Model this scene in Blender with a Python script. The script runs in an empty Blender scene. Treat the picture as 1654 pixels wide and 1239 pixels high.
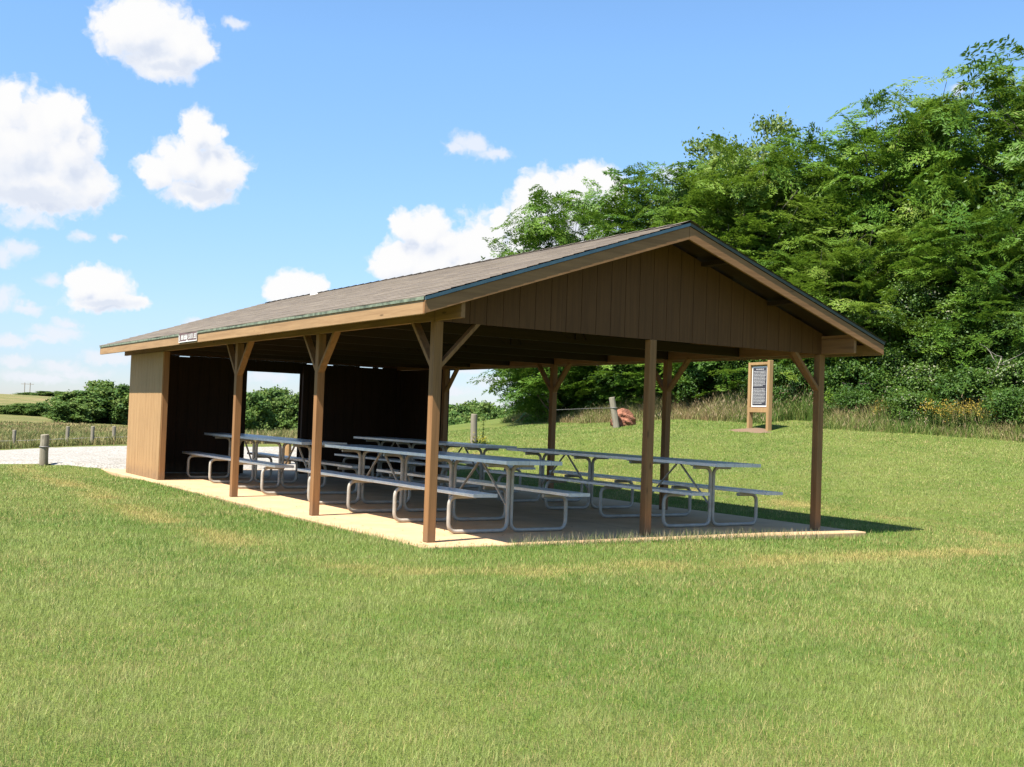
import bpy, math, random
import numpy as np
from mathutils import Vector, Matrix
random.seed(7); RNG = np.random.default_rng(7)
R = math.radians
sc = bpy.context.scene
COL = sc.collection

# ------------------------------------------------------------------ helpers
def tag(o, label, cat, group=None, kind=None):
    o['label'] = label; o['category'] = cat
    if group: o['group'] = group
    if kind: o['kind'] = kind
    return o

def empty(name, loc, label, cat, group=None, rz=0):
    o = bpy.data.objects.new(name, None); COL.objects.link(o)
    o.location = loc; o.rotation_euler = (0, 0, rz); o.empty_display_size = .2
    return tag(o, label, cat, group)

class MB:
    def __init__(s): s.v = []; s.f = []
    def add(s, vs, fs):
        n = len(s.v); s.v += [tuple(p) for p in vs]; s.f += [tuple(i + n for i in f) for f in fs]
    def box(s, x0, x1, y0, y1, z0, z1):
        s.add([(x0,y0,z0),(x1,y0,z0),(x1,y1,z0),(x0,y1,z0),(x0,y0,z1),(x1,y0,z1),(x1,y1,z1),(x0,y1,z1)],
              [(3,2,1,0),(4,5,6,7),(0,1,5,4),(1,2,6,5),(2,3,7,6),(3,0,4,7)])
        return s
    def bar(s, a, b, w, h, up=(0,0,1)):
        a = Vector(a); b = Vector(b); d = (b-a).normalized(); u = Vector(up)
        sd = d.cross(u).normalized(); u2 = sd.cross(d).normalized()
        vs = []
        for p in (a, b):
            for i, j in ((-1,-1),(1,-1),(1,1),(-1,1)): vs.append(p + sd*(i*w/2) + u2*(j*h/2))
        s.add(vs, [(3,2,1,0),(4,5,6,7),(0,1,5,4),(1,2,6,5),(2,3,7,6),(3,0,4,7)])
        return s
    def prism(s, poly, axis, a, b):      # poly in the other two axes, extruded along axis
        n = len(poly); vs = []
        for t in (a, b):
            for p in poly:
                q = list(p); q.insert(axis, t); vs.append(q)
        fs = [tuple(range(n)), tuple(range(2*n-1, n-1, -1))]
        for i in range(n): j = (i+1) % n; fs.append((i, i+n, j+n, j))
        s.add(vs, fs); return s
    def tube(s, path, r, n=10, taper=None, cap=True):
        P = [Vector(p) for p in path]; m = len(P); vs = []; fs = []
        t0 = (P[1]-P[0]).normalized()
        ref = Vector((0,0,1)) if abs(t0.z) < .9 else Vector((0,1,0))
        nrm = t0.cross(ref).normalized()
        for i, p in enumerate(P):
            t = (P[min(i+1,m-1)] - P[max(i-1,0)]).normalized()
            nrm = (nrm - t*nrm.dot(t)).normalized(); bi = t.cross(nrm)
            rr = taper[i] if taper else r
            for k in range(n):
                a = 2*math.pi*k/n; vs.append(p + nrm*(rr*math.cos(a)) + bi*(rr*math.sin(a)))
        for i in range(m-1):
            for k in range(n):
                k2 = (k+1) % n; fs.append((i*n+k, i*n+k2, (i+1)*n+k2, (i+1)*n+k))
        if cap: fs.append(tuple(range(n-1,-1,-1))); fs.append(tuple((m-1)*n+k for k in range(n)))
        s.add(vs, fs); return s
    def mesh(s, name):
        me = bpy.data.meshes.new(name); me.from_pydata([tuple(v) for v in s.v], [], s.f); me.update(); return me
    def build(s, name, mat, parent=None, bevel=0, smooth=False):
        me = s.mesh(name); me.materials.append(mat)
        import bmesh
        bm = bmesh.new(); bm.from_mesh(me); bmesh.ops.recalc_face_normals(bm, faces=bm.faces); bm.to_mesh(me); bm.free()
        o = bpy.data.objects.new(name, me); COL.objects.link(o)
        if parent: o.parent = parent
        if smooth:
            me.polygons.foreach_set('use_smooth', [True]*len(me.polygons))
            me.set_sharp_from_angle(angle=R(40))
        if bevel:
            b = o.modifiers.new('bevel', 'BEVEL'); b.width = bevel; b.segments = 2; b.limit_method = 'ANGLE'
        return o

def np_mesh(name, V, F, k, mat, attrs=None, parent=None, cols=None):
    """fast mesh from numpy: F flat face indices with k verts a face"""
    me = bpy.data.meshes.new(name); nf = len(F)
    me.vertices.add(len(V)); me.vertices.foreach_set('co', np.ascontiguousarray(V, dtype=np.float32).ravel())
    me.loops.add(nf*k); me.loops.foreach_set('vertex_index', np.ascontiguousarray(F, dtype=np.int32).ravel())
    me.polygons.add(nf); me.polygons.foreach_set('loop_start', np.arange(0, nf*k, k, dtype=np.int32))
    for an, av in (attrs or {}).items():
        a = me.attributes.new(an, 'FLOAT', 'FACE'); a.data.foreach_set('value', np.ascontiguousarray(av, dtype=np.float32))
    if cols is not None:
        a = me.attributes.new('tint', 'FLOAT_COLOR', 'FACE')
        c = np.ones((nf, 4), np.float32); c[:, :3] = cols; a.data.foreach_set('color', c.ravel())
    me.materials.append(mat); me.update(calc_edges=True); me.validate()
    o = bpy.data.objects.new(name, me); COL.objects.link(o)
    if parent: o.parent = parent
    return o

# ------------------------------------------------------------------ node materials
class NT:
    def __init__(s, nt): s.nt = nt; s.n = nt.nodes; s.l = nt.links
    def new(s, t, **kw):
        n = s.n.new(t)
        for k, v in kw.items(): setattr(n, k, v)
        return n
    def link(s, a, b): s.l.new(a, b)
    def put(s, sock, v):
        if hasattr(v, 'is_output') or isinstance(v, bpy.types.NodeSocket): s.l.new(v, sock)
        else: sock.default_value = v
    def math(s, op, a, b=None, c=None, clamp=False):
        n = s.new('ShaderNodeMath', operation=op, use_clamp=clamp)
        for i, v in enumerate((a, b, c)):
            if v is not None: s.put(n.inputs[i], v)
        return n.outputs[0]
    def vmath(s, op, a, b=None, c=None):
        n = s.new('ShaderNodeVectorMath', operation=op)
        for i, v in enumerate((a, b, c)):
            if v is not None: s.put(n.inputs[i], v)
        return n.outputs['Value'] if op in ('LENGTH','DOT_PRODUCT','DISTANCE') else n.outputs[0]
    def noise(s, vec, scale, detail=4, rough=.55, dist=0, color=False):
        n = s.new('ShaderNodeTexNoise'); s.put(n.inputs['Vector'], vec)
        n.inputs['Scale'].default_value = scale; n.inputs['Detail'].default_value = detail
        n.inputs['Roughness'].default_value = rough; n.inputs['Distortion'].default_value = dist
        return n.outputs['Color'] if color else n.outputs['Fac']
    def ramp(s, fac, stops, interp='LINEAR'):
        n = s.new('ShaderNodeValToRGB'); s.put(n.inputs[0], fac); cr = n.color_ramp; cr.interpolation = interp
        while len(cr.elements) < len(stops): cr.elements.new(.5)
        for e, (p, c) in zip(cr.elements, stops):
            e.position = p; e.color = (*c, 1) if hasattr(c, '__len__') else (c, c, c, 1)
        return n.outputs[0]
    def mix(s, fac, a, b, mode='MIX'):
        n = s.new('ShaderNodeMix', data_type='RGBA', blend_type=mode); s.put(n.inputs[0], fac)
        for i, v in ((6, a), (7, b)):
            s.put(n.inputs[i], (*v, 1) if isinstance(v, tuple) and len(v) == 3 else v)
        return n.outputs[2]
    def scale(s, vec, sc_):
        return s.vmath('MULTIPLY', vec, sc_)
    def sstep(s, v, a, b, lo=0., hi=1.):
        n = s.new('ShaderNodeMapRange', interpolation_type='SMOOTHSTEP'); s.put(n.inputs[0], v)
        for i, q in zip((1,2,3,4), (a,b,lo,hi)): s.put(n.inputs[i], q)
        return n.outputs[0]

def material(name):
    m = bpy.data.materials.new(name); m.use_nodes = True; t = NT(m.node_tree); t.n.clear()
    out = t.new('ShaderNodeOutputMaterial'); p = t.new('ShaderNodeBsdfPrincipled'); t.link(p.outputs[0], out.inputs[0])
    t.p = p; t.out = out
    geo = t.new('ShaderNodeNewGeometry'); t.pos = geo.outputs['Position']
    tc = t.new('ShaderNodeTexCoord'); t.obj = tc.outputs['Object']
    return m, t
def bump(t, h, strength=.3, dist=.01):
    b = t.new('ShaderNodeBump'); b.inputs['Strength'].default_value = strength; b.inputs['Distance'].default_value = dist
    t.put(b.inputs['Height'], h); t.put(t.p.inputs['Normal'], b.outputs[0])

def wood(name, c1, c2, axis, rough=.75, knots=True):
    m, t = material(name)
    s = [26., 26., 26.]; s[axis] = 1.1
    g = t.noise(t.scale(t.pos, tuple(s)), 1., 6, .62, .4)
    s2 = [150., 150., 150.]; s2[axis] = 3.
    fine = t.noise(t.scale(t.pos, tuple(s2)), 1., 3, .6)
    big = t.noise(t.pos, 1.3, 3, .6)
    col = t.ramp(g, [(.28, c2), (.52, c1), (.75, tuple(min(1, x*1.15) for x in c1))])
    col = t.mix(t.sstep(fine, .35, .75, 0., .35), col, c2)
    col = t.mix(t.sstep(big, .42, .72, 0., .45), col, tuple(x*.72 for x in c1))
    if knots:
        vor = t.new('ShaderNodeTexVoronoi'); s3 = [7., 7., 7.]; s3[axis] = 1.7
        t.put(vor.inputs['Vector'], t.scale(t.pos, tuple(s3))); vor.inputs['Scale'].default_value = 1.
        k = t.sstep(vor.outputs['Distance'], .04, .11, .75, 0.)
        col = t.mix(k, col, tuple(x*.35 for x in c2))
    if axis == 2:
        sz = t.new('ShaderNodeSeparateXYZ'); t.put(sz.inputs[0], t.pos); sp = t.noise(t.scale(t.pos, (9., 9., 5.)), 1., 5, .65)
        col = t.mix(t.math('MULTIPLY', t.sstep(t.math('ADD', sz.outputs[2], t.math('MULTIPLY', sp, .30)), .14, .40, 1., 0.), .55), col, (.16, .115, .07))
    t.put(t.p.inputs['Base Color'], col); t.p.inputs['Roughness'].default_value = rough
    t.p.inputs['Specular IOR Level'].default_value = .25
    bump(t, t.math('ADD', g, fine), .35, .003)
    return m

W1 = (.34, .168, .066); W2 = (.22, .104, .040)
M_wz = wood('wood_upright', W1, W2, 2); M_wy = wood('wood_along', W1, W2, 1); M_wx = wood('wood_across', W1, W2, 0)
D1 = (.15, .066, .024); D2 = (.11, .047, .017)  # gable siding: the shade it stands in is put into this brown
M_dz = wood('siding_upright', D1, D2, 2, knots=False); M_dx = wood('truss_wood', (.048, .025, .011), (.032, .016, .007), 0, knots=False); M_dy = wood('purlin_wood', (.045, .023, .010), (.03, .015, .007), 1, knots=False); M_dw = wood('shade_darkened_wall', (.050, .024, .010), (.034, .016, .007), 2, knots=False); M_fas = wood('fascia_wood', (.42, .255, .125), (.30, .17, .08), 1)  # truss, purlin and inner wall browns darkened to stand for shade under the roof
M_rk = wood('rake_wood', (.33, .168, .070), (.235, .114, .046), 0)
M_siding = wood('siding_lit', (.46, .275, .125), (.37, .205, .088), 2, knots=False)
M_cedar = wood('cedar_sign', (.44, .27, .12), (.32, .18, .075), 2)
M_grey = wood('weathered_post', (.33, .29, .215), (.17, .145, .105), 2)

def metal(name, base, rough, metallic, var=.15):
    m, t = material(name)
    n = t.noise(t.pos, 9., 5, .65); n2 = t.noise(t.scale(t.pos, (90., 6., 90.)), 1., 3)
    col = t.mix(t.sstep(n, .35, .7, 0., 1.), base, tuple(x*(1-var*1.6) for x in base))
    t.put(t.p.inputs['Base Color'], col); t.p.inputs['Metallic'].default_value = metallic
    t.put(t.p.inputs['Roughness'], t.sstep(n2, .2, .8, rough-.06, rough+.12))
    return m
M_alu = metal('aluminium_plank', (.82, .82, .81), .32, .25, .1)
M_alut = M_alu
M_galv = metal('galvanised_tube', (.52, .475, .40), .5, .2)
M_cap = metal('plank_endcap', (.72, .72, .70), .5, .3)
M_drip = metal('drip_edge_metal', (.17, .25, .28), .4, .5); M_drip2 = metal('drip_edge_dull', (.075, .085, .07), .6, .2)
M_dripg = metal('drip_edge_mossy', (.26, .30, .20), .6, .15, .4)

# concrete
M_conc, t = material('concrete'); n = t.noise(t.pos, 2.2, 8, .65); n2 = t.noise(t.pos, 60., 4, .6)
c = t.ramp(n, [(.3, (.53, .335, .17)), (.55, (.64, .415, .22)), (.75, (.69, .48, .27))])
c = t.mix(t.sstep(n2, .4, .8, 0., .35), c, (.48, .33, .19))
st = t.noise(t.pos, .8, 5, .6); c = t.mix(t.sstep(st, .50, .68, 0., .6), c, (.44, .29, .165))
sx0 = t.new('ShaderNodeSeparateXYZ'); t.put(sx0.inputs[0], t.pos)
jl = None
for ax, vals in ((1, (2.97, 5.92, 8.85)), (0, (3.12,))):
    for v_ in vals:
        d_ = t.math('ABSOLUTE', t.math('SUBTRACT', sx0.outputs[ax], v_)); d_ = t.sstep(d_, .003, .009, .8, 0.); jl = d_ if jl is None else t.math('MAXIMUM', jl, d_)
c = t.mix(jl, c, (.13, .10, .07))
t.put(t.p.inputs['Base Color'], c); t.p.inputs['Roughness'].default_value = .85; bump(t, n2, .2, .004)
# gravel
M_grav, t = material('white_gravel'); v = t.new('ShaderNodeTexVoronoi'); t.put(v.inputs['Vector'], t.pos); v.inputs['Scale'].default_value = 22.
n = t.noise(t.pos, .9, 6, .65)
c = t.mix(t.sstep(v.outputs['Color'], .1, .9, 0., 1.), (.27, .245, .205), (.45, .42, .37)); c = t.mix(t.sstep(n, .5, .7, 0., .5), c, (.25, .21, .15))
t.put(t.p.inputs['Base Color'], c); t.p.inputs['Roughness'].default_value = .95; bump(t, v.outputs['Distance'], .8, .03)
# shingles
M_shing, t = material('asphalt_shingles')
sep = t.new('ShaderNodeSeparateXYZ'); t.put(sep.inputs[0], t.pos); cmb = t.new('ShaderNodeCombineXYZ')
t.link(sep.outputs[1], cmb.inputs[0]); t.put(cmb.inputs[1], t.math('MULTIPLY', sep.outputs[0], 1.055))
br = t.new('ShaderNodeTexBrick'); t.link(cmb.outputs[0], br.inputs['Vector'])
br.inputs['Color1'].default_value = (.150, .118, .084, 1); br.inputs['Color2'].default_value = (.225, .180, .132, 1); br.inputs['Mortar'].default_value = (.10, .08, .065, 1)
br.inputs['Scale'].default_value = 1.; br.inputs['Mortar Size'].default_value = .006; br.inputs['Brick Width'].default_value = .31; br.inputs['Row Height'].default_value = .1475
br.inputs['Bias'].default_value = -.1
g = t.noise(t.pos, 240., 2, .6); b2 = t.noise(t.scale(t.pos, (4., .7, 4.)), 1., 5, .6)
c = t.mix(t.sstep(g, .3, .75, 0., .5), br.outputs['Color'], (.15, .12, .10)); c = t.mix(t.sstep(b2, .45, .7, 0., .5), c, (.25, .205, .15))
t.put(t.p.inputs['Base Color'], c); t.p.inputs['Roughness'].default_value = .92; bump(t, g, .4, .004)
# rock
M_rock, t = material('red_granite'); n = t.noise(t.pos, 7., 8, .7); n2 = t.noise(t.pos, 40., 3)
c = t.ramp(n, [(.3, (.13, .05, .03)), (.5, (.30, .115, .06)), (.7, (.42, .19, .11))]); t.put(t.p.inputs['Base Color'], c); t.p.inputs['Roughness'].default_value = .85
bump(t, t.math('ADD', n, n2), .7, .03)
def flat(name, colr, rough=.6):
    m, t = material(name); n = t.noise(t.pos, 30., 3); t.put(t.p.inputs['Base Color'], t.mix(t.sstep(n, .3, .7, 0., .3), colr, tuple(x*.8 for x in colr)))
    t.p.inputs['Roughness'].default_value = rough; return m
M_white = flat('white_paint', (.74, .72, .68)); M_ink = flat('faded_lettering', (.50, .48, .47)); M_panel = flat('dark_panel', (.045, .04, .048), .4); M_brown = flat('sign_brown', (.16, .085, .075), .5)
M_wire = flat('wire', (.16, .15, .14)); M_soil = flat('bare_soil', (.19, .12, .07), .95); M_bulb = flat('seed_pod', (.34, .17, .06))
# bark
M_bark, t = material('bark'); n = t.noise(t.scale(t.pos, (14., 14., 2.5)), 1., 6, .7)
t.put(t.p.inputs['Base Color'], t.ramp(n, [(.3, (.07, .055, .042)), (.7, (.20, .165, .13))])); t.p.inputs['Roughness'].default_value = .95; bump(t, n, .8, .02)
M_twig = flat('pale_dead_twig', (.34, .30, .25), .9)

def leafmat(name, stops, trans=.35, gloss=.25):
    m = bpy.data.materials.new(name); m.use_nodes = True; t = NT(m.node_tree); t.n.clear()
    out = t.new('ShaderNodeOutputMaterial'); a = t.new('ShaderNodeAttribute', attribute_name='rnd')
    col = t.ramp(a.outputs['Fac'], stops)
    p = t.new('ShaderNodeBsdfPrincipled'); t.put(p.inputs['Base Color'], col); p.inputs['Roughness'].default_value = .5; p.inputs['Specular IOR Level'].default_value = gloss
    tr = t.new('ShaderNodeBsdfTranslucent'); t.put(tr.inputs[0], t.mix(.5, col, (.16, .24, .02), 'MIX'))
    mx = t.new('ShaderNodeMixShader'); mx.inputs[0].default_value = trans
    t.link(p.outputs[0], mx.inputs[1]); t.link(tr.outputs[0], mx.inputs[2]); t.link(mx.outputs[0], out.inputs[0]); return m
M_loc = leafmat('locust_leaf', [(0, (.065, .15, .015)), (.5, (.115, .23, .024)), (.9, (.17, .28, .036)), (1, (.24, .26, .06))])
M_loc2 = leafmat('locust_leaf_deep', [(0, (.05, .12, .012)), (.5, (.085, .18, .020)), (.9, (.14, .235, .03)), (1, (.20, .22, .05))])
M_loc3 = leafmat('locust_leaf_yellow', [(0, (.075, .145, .014)), (.5, (.135, .23, .024)), (.9, (.20, .28, .04)), (1, (.27, .26, .07))])
M_pale = leafmat('pale_leaf', [(0, (.10, .17, .03)), (.6, (.18, .25, .055)), (1, (.27, .32, .11))])
M_bsh = leafmat('bush_leaf', [(0, (.035, .085, .012)), (.55, (.08, .15, .022)), (.93, (.15, .23, .035)), (.955, (.34, .36, .22)), (1, (.50, .48, .34))], .3)
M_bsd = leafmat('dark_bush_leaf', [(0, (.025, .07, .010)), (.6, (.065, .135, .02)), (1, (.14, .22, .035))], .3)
M_far = leafmat('far_leaf', [(0, (.055, .115, .03)), (.6, (.11, .185, .042)), (1, (.20, .25, .07))], .3, .1)
def tintmat(name, trans=.3):
    m = bpy.data.materials.new(name); m.use_nodes = True; t = NT(m.node_tree); t.n.clear()
    out = t.new('ShaderNodeOutputMaterial'); a = t.new('ShaderNodeAttribute', attribute_name='tint'); col = a.outputs['Color']
    p = t.new('ShaderNodeBsdfPrincipled'); t.put(p.inputs['Base Color'], col); p.inputs['Roughness'].default_value = .55; p.inputs['Specular IOR Level'].default_value = .2
    tr = t.new('ShaderNodeBsdfTranslucent'); t.put(tr.inputs[0], col)
    mx = t.new('ShaderNodeMixShader'); mx.inputs[0].default_value = trans
    t.link(p.outputs[0], mx.inputs[1]); t.link(tr.outputs[0], mx.inputs[2]); t.link(mx.outputs[0], out.inputs[0]); return m
M_grass = tintmat('grass_blade'); M_tall = tintmat('tall_grass_blade', .25); M_flower = tintmat('weed', .2)

# ------------------------------------------------------------------ terrain
PTS = np.array([(15.83,3.92,1.14),(15.89,6.25,1.24),(15.09,9.14,1.31),(15.25,13.78,1.42),(13.69,14.78,1.17),(15.26,19.71,1.21),(16.81,23.47,1.22),(15.35,26.79,.88),(16.76,25.88,1.08),(8.45,13.4,.63),(-1.85,14.06,0),(-1.14,13.61,.03),(-.33,13.09,.06),(-.44,23.84,-.11),(.99,22.93,.04),(2.49,21.97,.15),(21.86,115.26,-.89),(13.54,120.57,-.91),(5.78,54.3,-.39),(57.17,424.83,3.91),(79.39,410.68,3.31),(34.38,95.44,-1.66),(1.7,460.21,3.76),(16.4,2.38,1.13),(-.2,-.33,-.012),(3,-.33,-.012),(6.5,-.33,-.045),(6.6,3,-.05),(6.6,6,-.02),(6.6,9,0),(6.4,13.2,.02),(-.2,3,-.04),(-.2,6,-.03),(-.2,9.6,-.02),(-.2,13,-.02),(3,13.3,0),(3,16,.06),(-2,-2,-.08),(1.8,-1.9,-.08),(6.5,-2,-.1),(-2,4,-.06),(-2,9,-.03),(-1,12.5,-.03),(-5.36,-9.86,-.34),(-4.5,-4.4,-.2),(-2.6,-5.6,-.22),(-.7,-6.85,-.22),(2,-5,-.15),(9,-5,-.05),(-8,0,-.15),(-9,8,-.05),(-8,18,-.05),(9.5,3,.3),(9.5,8,.45),(10,-1,.15),(8.5,13.4,.6),(49.8,26.1,3),(40,32.3,3),(37.9,45.6,2.5),(37.8,63.5,-1.5),(40.9,61.5,-.5),(78.8,126.3,-4),(64,135.7,-2),(59.4,162.4,-2),(362.6,229.7,4),(241.9,306.9,2),(168,354.1,0),(112.7,389.5,2),(35.3,-.3,2),(265.9,54.1,3),(-13.1,30.7,-.5),(-57.1,260.6,0),(3000,0,0),(2598,1500,0),(1500,2598,0),(0,3000,0),(-1500,2598,0),(-2598,1500,0),(-3000,0,0),(-2598,-1500,0),(-1500,-2598,0),(0,-3000,0),(1500,-2598,0),(2598,-1500,0),(-30,-60,-1),(40,-60,-.5),(-5,-25,-.7)], float)
def _warp(xy):
    q = xy - np.array([2., 3.]); r = np.hypot(q[:,0], q[:,1]) + 1e-9
    return q*(np.arcsinh(r/12.)/r)[:,None]
def _kern(a, b):
    d2 = ((a[:,None]-b[None])**2).sum(-1); return .5*d2*np.log(d2+1e-18)
_w = _warp(PTS[:,:2]); _n = len(PTS)
_A = np.zeros((_n+3,_n+3)); _A[:_n,:_n] = _kern(_w,_w)+np.eye(_n)*2e-4; _A[:_n,_n] = 1; _A[:_n,_n+1:] = _w; _A[_n,:_n] = 1; _A[_n+1:,:_n] = _w.T
_co = np.linalg.solve(_A, np.r_[PTS[:,2],0,0,0])
SX0, SX1, SY0, SY1 = -.2, 6.04, -.335, 13.1          # the slab
def ground(xy):
    xy = np.atleast_2d(np.asarray(xy, float)); out = np.empty(len(xy))
    for i in range(0, len(xy), 40000):
        p = xy[i:i+40000]; q = _warp(p); out[i:i+40000] = _kern(q,_w)@_co[:_n]+_co[_n]+q@_co[_n+1:]
    ins = (xy[:,0] > SX0-.05)&(xy[:,0] < SX1+.05)&(xy[:,1] > SY0-.05)&(xy[:,1] < SY1+.05)
    out[ins] = np.minimum(out[ins], -.03)
    return out
def gz(x, y): return float(ground([[x, y]])[0])
def vnoise(x, y, seed=0):
    rg = np.random.default_rng(seed); T = rg.random((256,256)); xi = np.floor(x).astype(int); yi = np.floor(y).astype(int)
    fx = x-xi; fy = y-yi; fx = fx*fx*(3-2*fx); fy = fy*fy*(3-2*fy); a = lambda i, j: T[(xi+i)&255, (yi+j)&255]
    return (a(0,0)*(1-fx)+a(1,0)*fx)*(1-fy)+(a(0,1)*(1-fx)+a(1,1)*fx)*fy
def fbm(x, y, s, seed=0, o=4):
    v = 0; w = .5; tot = 0
    for k in range(o): v = v+w*vnoise(x*s, y*s, seed+k); tot += w; s *= 2.03; w *= .55
    return v/tot
CAM = np.array([-5.3589, -9.8583, 1.2458]); YAW, PIT, ROL = R(32.5286), R(1.8212), R(2.0361)
FWD = np.array([.5377, .8431]); RGT = np.array([.8431, -.5377])
def camdl(xy): d = np.asarray(xy)-CAM[:2]; return d@FWD, d@RGT
# gravel road: a band square to the view, right behind the slab
def road_mask(x, y):
    dd, ll = camdl(np.stack([x, y], -1)); e = .5*(fbm(x, y, .6, 91)-.5)*2
    near = 21.9+e+np.clip(ll, -99, -6)*0; far = 31+e*.7
    return (dd > near)&(dd < far)&(ll < -3.6+e)&(ll > -60)
def dead_band(x, y):
    qx = np.maximum(np.abs(x-3.13)-3.33, 0); qy = np.maximum(np.abs(y-6.4)-6.7, 0); d = np.hypot(qx, qy)
    w = np.exp(-((d-1.45-.35*(fbm(x, y, .5, 5)-.5))/.27)**2); return w*np.clip((fbm(x, y, .9, 17)-.42)*6, 0, 1)

rr = np.concatenate([[.4], np.geomspace(1.5, 60, 110), np.geomspace(62, 3800, 70)]); na = 288
aa = np.linspace(0, 2*np.pi, na, endpoint=False)
gx = CAM[0]+np.outer(rr, np.cos(aa)); gy = CAM[1]+np.outer(rr, np.sin(aa)); XY = np.stack([gx.ravel(), gy.ravel()], -1)
Vg = np.c_[XY, ground(XY)]
ii, jj = np.meshgrid(np.arange(len(rr)-1), np.arange(na), indexing='ij'); j2 = (jj+1) % na
Fg = np.stack([ii*na+jj, (ii+1)*na+jj, (ii+1)*na+j2, ii*na+j2], -1).reshape(-1, 4)
Vg = np.r_[Vg, [[CAM[0], CAM[1], gz(CAM[0], CAM[1])]]]
M_ground, t = material('lawn_and_field')
n = t.noise(t.pos, .55, 6, .6); n2 = t.noise(t.pos, 7., 5, .7); n3 = t.noise(t.pos, 60., 3, .6)
lawn = t.ramp(n, [(.30, (.125, .19, .030)), (.5, (.185, .245, .042)), (.72, (.25, .265, .065))])
lawn = t.mix(t.sstep(n2, .40, .72, 0., .6), lawn, (.28, .25, .11)); lawn = t.mix(t.sstep(n3, .35, .7, .55, 0.), lawn, (.075, .095, .024))
sx = t.new('ShaderNodeSeparateXYZ'); t.put(sx.inputs[0], t.pos)
q = t.vmath('MAXIMUM', t.vmath('SUBTRACT', t.vmath('ABSOLUTE', t.vmath('MULTIPLY', t.vmath('SUBTRACT', t.pos, (3.13, 6.4, 0.)), (1., 1., 0.))), (3.33, 6.7, 0.)), (0., 0., 0.))
dl = t.vmath('LENGTH', q); nb = t.noise(t.pos, .9, 3)
bd = t.math('MULTIPLY', t.math('MULTIPLY', t.sstep(dl, 1.05, 1.4), t.sstep(dl, 1.5, 1.85, 1., 0.)), t.sstep(nb, .45, .6, 0., .8))
lawn = t.mix(bd, lawn, (.30, .245, .085))
dep = t.vmath('DOT_PRODUCT', t.vmath('SUBTRACT', t.pos, tuple(CAM)), (.5377, .8431, 0.)); lat = t.vmath('DOT_PRODUCT', t.vmath('SUBTRACT', t.pos, tuple(CAM)), (.8431, -.5377, 0.))
fn = t.noise(t.scale(t.pos, (.05, .05, .05)), 1., 6, .65); fn2 = t.noise(t.pos, .5, 6, .7)
field = t.ramp(fn, [(.36, (.13, .15, .045)), (.47, (.19, .18, .065)), (.55, (.25, .205, .09)), (.66, (.30, .215, .11))]); field = t.mix(t.sstep(fn2, .42, .64, 0., .75), field, (.105, .13, .035))
left = t.math('MULTIPLY', t.sstep(dep, 31., 33.), t.sstep(lat, -6., -3., 1., 0.)); fm = t.math('MAXIMUM', left, t.sstep(dep, 60., 75.))
t.put(t.p.inputs['Base Color'], t.mix(fm, lawn, field)); t.p.inputs['Roughness'].default_value = .95; t.p.inputs['Specular IOR Level'].default_value = .1
bump(t, t.math('ADD', n2, n3), .8, .05)
go = np_mesh('ground', Vg, Fg, 4, M_ground)
nv = len(Vg)-1; go.data.polygons.foreach_set('use_smooth', np.ones(len(Fg), bool))
tag(go, 'mown green lawn around the shelter, running out to fields and low hills', 'lawn', kind='structure')
fan = MB(); ring = Vg[:na]; fan.add([tuple(Vg[-1])]+[tuple(p) for p in ring], [(0, 1+k, 1+(k+1) % na) for k in range(na)])
# close the small hole under the camera in the same sheet
me = go.data
import bmesh
bm = bmesh.new(); bm.from_mesh(me); bm.verts.ensure_lookup_table(); cv = bm.verts[nv]
for k in range(na): bm.faces.new((cv, bm.verts[k], bm.verts[(k+1) % na]))
bmesh.ops.recalc_face_normals(bm, faces=bm.faces); bm.to_mesh(me); bm.free()
if me.polygons[len(me.polygons)//3].normal.z < 0: me.flip_normals()

# gravel road as a sheet 4+ mm over the ground
us = np.linspace(21.7, 31.3, 40); ls = np.linspace(-45, -3.2, 110); U, L = np.meshgrid(us, ls, indexing='ij')
gxr = CAM[0]+FWD[0]*U+RGT[0]*L; gyr = CAM[1]+FWD[1]*U+RGT[1]*L
Zr = ground(np.stack([gxr.ravel(), gyr.ravel()], -1)).reshape(U.shape)+.02+.02*(fbm(gxr, gyr, 1.1, 3)-.4)
ok = road_mask(gxr, gyr); okp = np.pad(ok, 1); inn = ok&okp[:-2,1:-1]&okp[2:,1:-1]&okp[1:-1,:-2]&okp[1:-1,2:]; Zr = Zr-np.where(inn, 0, .09); k = (np.arange(39)[:,None]*110+np.arange(109)[None]).ravel()
keep = (ok[:-1,:-1]&ok[1:,:-1]&ok[1:,1:]&ok[:-1,1:]).ravel(); k = k[keep]
rd = np_mesh('gravel_road', np.stack([gxr.ravel(), gyr.ravel(), Zr.ravel()], -1), np.stack([k, k+110, k+111, k+1], -1), 4, M_grav)
tag(rd, 'white crushed gravel drive behind the shelter', 'road', kind='structure')
if rd.data.polygons[0].normal.z < 0: rd.data.flip_normals()

# concrete slab with slightly worn edge
sl = MB().box(SX0, SX1, SY0, SY1, -.25, 0.).build('concrete_slab', M_conc, bevel=.012)
tag(sl, 'pale tan concrete slab under the picnic shelter', 'slab', kind='structure')

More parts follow.
